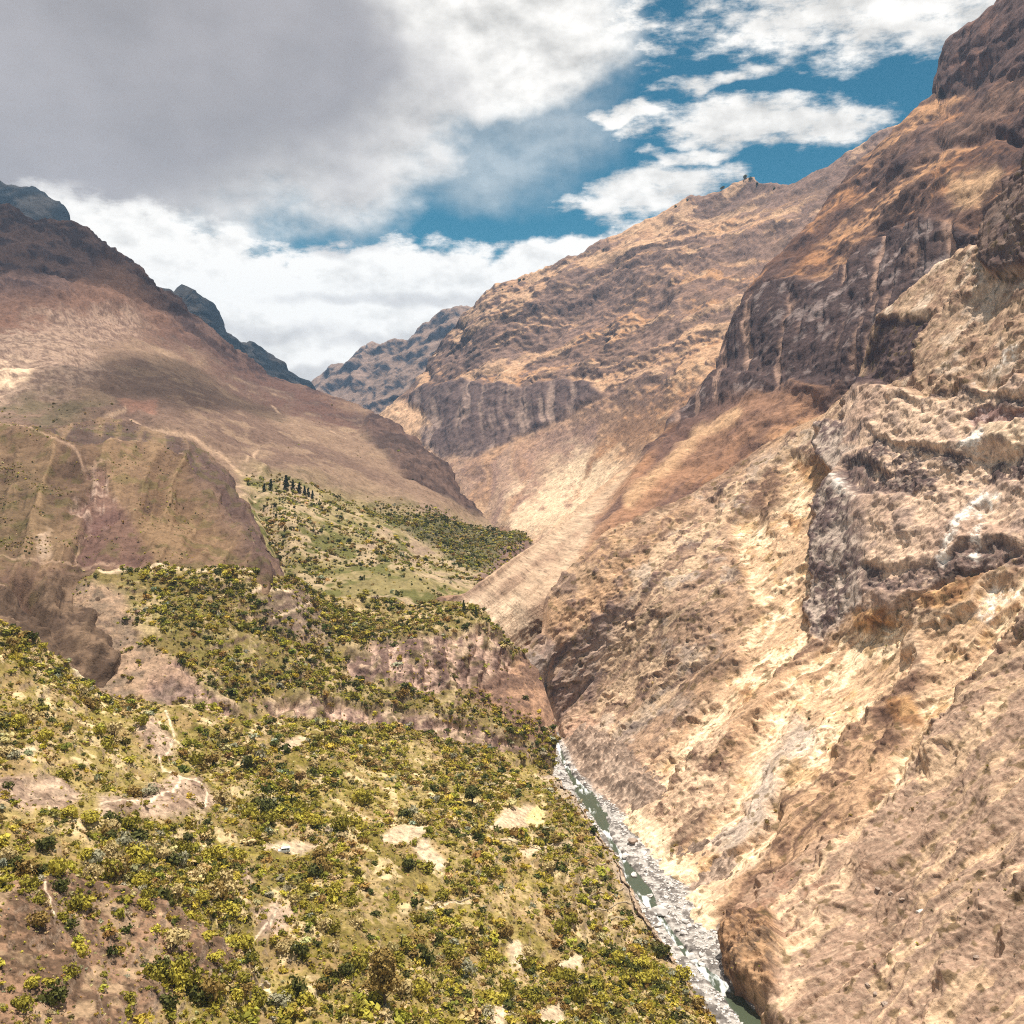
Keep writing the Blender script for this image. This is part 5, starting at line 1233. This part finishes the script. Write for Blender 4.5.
back = smooth(n3 + (n1 - .5) * .6, .42, .60) * smooth(M('ABSOLUTE', az), 900.0, 1200.0)
cover = M('MAXIMUM', M('MAXIMUM', cv_, cb_), M('MAXIMUM', M('MAXIMUM', cf_, veil2), M('MAXIMUM', over, back)), clamp=True)
# tone: shaded bases, bright crowns
relief = (n1 - n1u) * 5.0
grey = smooth(mx([ell(110, 70, 330, 135), ell(-200, 110, 330, 200), ell(300, 60, 120, 100)]) + (n3 - .5) * 1.0 + (n1 - .5) * .45, -.25, .75) * (1.0 - cb_ * smooth(bank, -.4, .35))
base_ = smooth(mx([ell(345, 240, 62, 14), ell(420, 300, 160, 10, top=.7), ell(250, 330, 120, 14, top=.7), ell(390, 345, 90, 12, top=.8), ell(300, 372, 60, 10)]) + (n2 - .5) * 1.6, -.1, 1.0)
tone = M('ADD', .95 + relief * .34 + (n2 - .5) * .36, (n3 - .5) * .25)
tone = M('MINIMUM', M('MAXIMUM', tone + cb_ * .17, .55), 1.14)
dark = M('MAXIMUM', grey, base_ * .48, clamp=True)
def rgbmix(f, c0, c1):
    n = nt.nodes.new('ShaderNodeMix'); n.data_type = 'RGBA'
    if isinstance(f, X): nt.links.new(f.s, n.inputs[0])
    else: n.inputs[0].default_value = f
    for i, c in ((6, c0), (7, c1)):
        if isinstance(c, tuple): n.inputs[i].default_value = (*c, 1)
        else: nt.links.new(c, n.inputs[i])
    return n.outputs[2]
CW = 8.6
white = nt.nodes.new('ShaderNodeVectorMath'); white.operation = 'SCALE'; white.inputs[0].default_value = (CW * 1.02, CW * .985, CW * .93); nt.links.new(tone.s, white.inputs['Scale'])
gsc = nt.nodes.new('ShaderNodeVectorMath'); gsc.operation = 'SCALE'; gsc.inputs[0].default_value = (3.7, 3.52, 3.62)
nt.links.new((.50 + n3 * .50 + n1 * .50).s, gsc.inputs['Scale'])
cloudc = rgbmix(dark, white.outputs[0], gsc.outputs[0])
sky = nt.nodes.new('ShaderNodeTexSky'); sky.sky_type = 'NISHITA'; sky.sun_disc = False
sky.sun_elevation = math.asin(SUN.z); sky.sun_rotation = math.atan2(SUN.x, SUN.y); sky.altitude = 2600; sky.air_density = 1.0; sky.dust_density = .4; sky.ozone_density = 2.0
tint = nt.nodes.new('ShaderNodeMix'); tint.data_type = 'RGBA'; tint.blend_type = 'MULTIPLY'; tint.inputs[0].default_value = 1
nt.links.new(sky.outputs[0], tint.inputs[6]); tint.inputs[7].default_value = (.10, .58, .56, 1)
final = rgbmix(cover, tint.outputs[2], cloudc)
bg = nt.nodes.new('ShaderNodeBackground'); bg.inputs['Strength'].default_value = .08
out = nt.nodes.new('ShaderNodeOutputWorld'); nt.links.new(final, bg.inputs[0]); nt.links.new(bg.outputs[0], out.inputs[0])
scene.view_settings.view_transform = 'Standard'; scene.view_settings.look = 'None'
scene.view_settings.exposure = EXPO; scene.view_settings.gamma = 1

# ------------------------------------------------------------------ the air
me = bpy.data.meshes.new('haze')
x0, x1, y0, y1, z0, z1 = -9500, 9500, -9500, 9500, -61, 1750
me.from_pydata([(x, y, z) for x in (x0, x1) for y in (y0, y1) for z in (z0, z1)], [], [(0, 1, 3, 2), (4, 6, 7, 5), (0, 4, 5, 1), (2, 3, 7, 6), (0, 2, 6, 4), (1, 5, 7, 3)])
hz = bpy.data.objects.new('haze', me); COL.objects.link(hz); hz['kind'] = 'stuff'
m = bpy.data.materials.new('haze_air'); m.use_nodes = True; t = m.node_tree; t.nodes.clear()
o_ = t.nodes.new('ShaderNodeOutputMaterial'); pv = t.nodes.new('ShaderNodeVolumePrincipled')
pv.inputs['Color'].default_value = (.40, .66, 1.0, 1); pv.inputs['Density'].default_value = 3.3e-5; pv.inputs['Anisotropy'].default_value = .2
t.links.new(pv.outputs[0], o_.inputs['Volume']); me.materials.append(m)

# unseen clouds added above the frame, placed and shaped to shade the left mountain
def cloud(x, y, z, rx_, ry_, rz_, seed, dens, label):
    import bmesh
    bm = bmesh.new(); bmesh.ops.create_icosphere(bm, subdivisions=4, radius=1)
    v = np.array([q.co[:] for q in bm.verts]); d = 1 + .45 * fbm(v + seed, .9, 4, seed=seed)
    v = v * d[:, None] * [rx_, ry_, rz_]
    for i, q in enumerate(bm.verts): q.co = v[i]
    me = bpy.data.meshes.new('cloud'); bm.to_mesh(me); bm.free()
    o = bpy.data.objects.new('cloud', me); COL.objects.link(o); o.location = (x, y, z)
    m = bpy.data.materials.new('cloud_vapour'); m.use_nodes = True; t = m.node_tree; t.nodes.clear()
    a = t.nodes.new('ShaderNodeOutputMaterial'); p = t.nodes.new('ShaderNodeVolumePrincipled'); p.inputs['Color'].default_value = (1, 1, 1, 1); p.inputs['Density'].default_value = dens
    t.links.new(p.outputs[0], a.inputs['Volume']); me.materials.append(m)
    o['kind'] = 'stuff'; tag(o, label, 'cloud')
cloud(-500, 2120, 2350, 170, 420, 60, 3, .011, 'unseen small cloud added to shade the slope of the left mountain')
cloud(-1120, 2850, 2500, 420, 260, 80, 5, .008, 'unseen broad cloud added to shade the purple crest of the left mountain')

scene.cycles.max_bounces = 5; scene.cycles.diffuse_bounces = 2; scene.cycles.glossy_bounces = 2; scene.cycles.transmission_bounces = 3
scene.cycles.use_denoising = False
scene.cycles.filter_width = 1.1
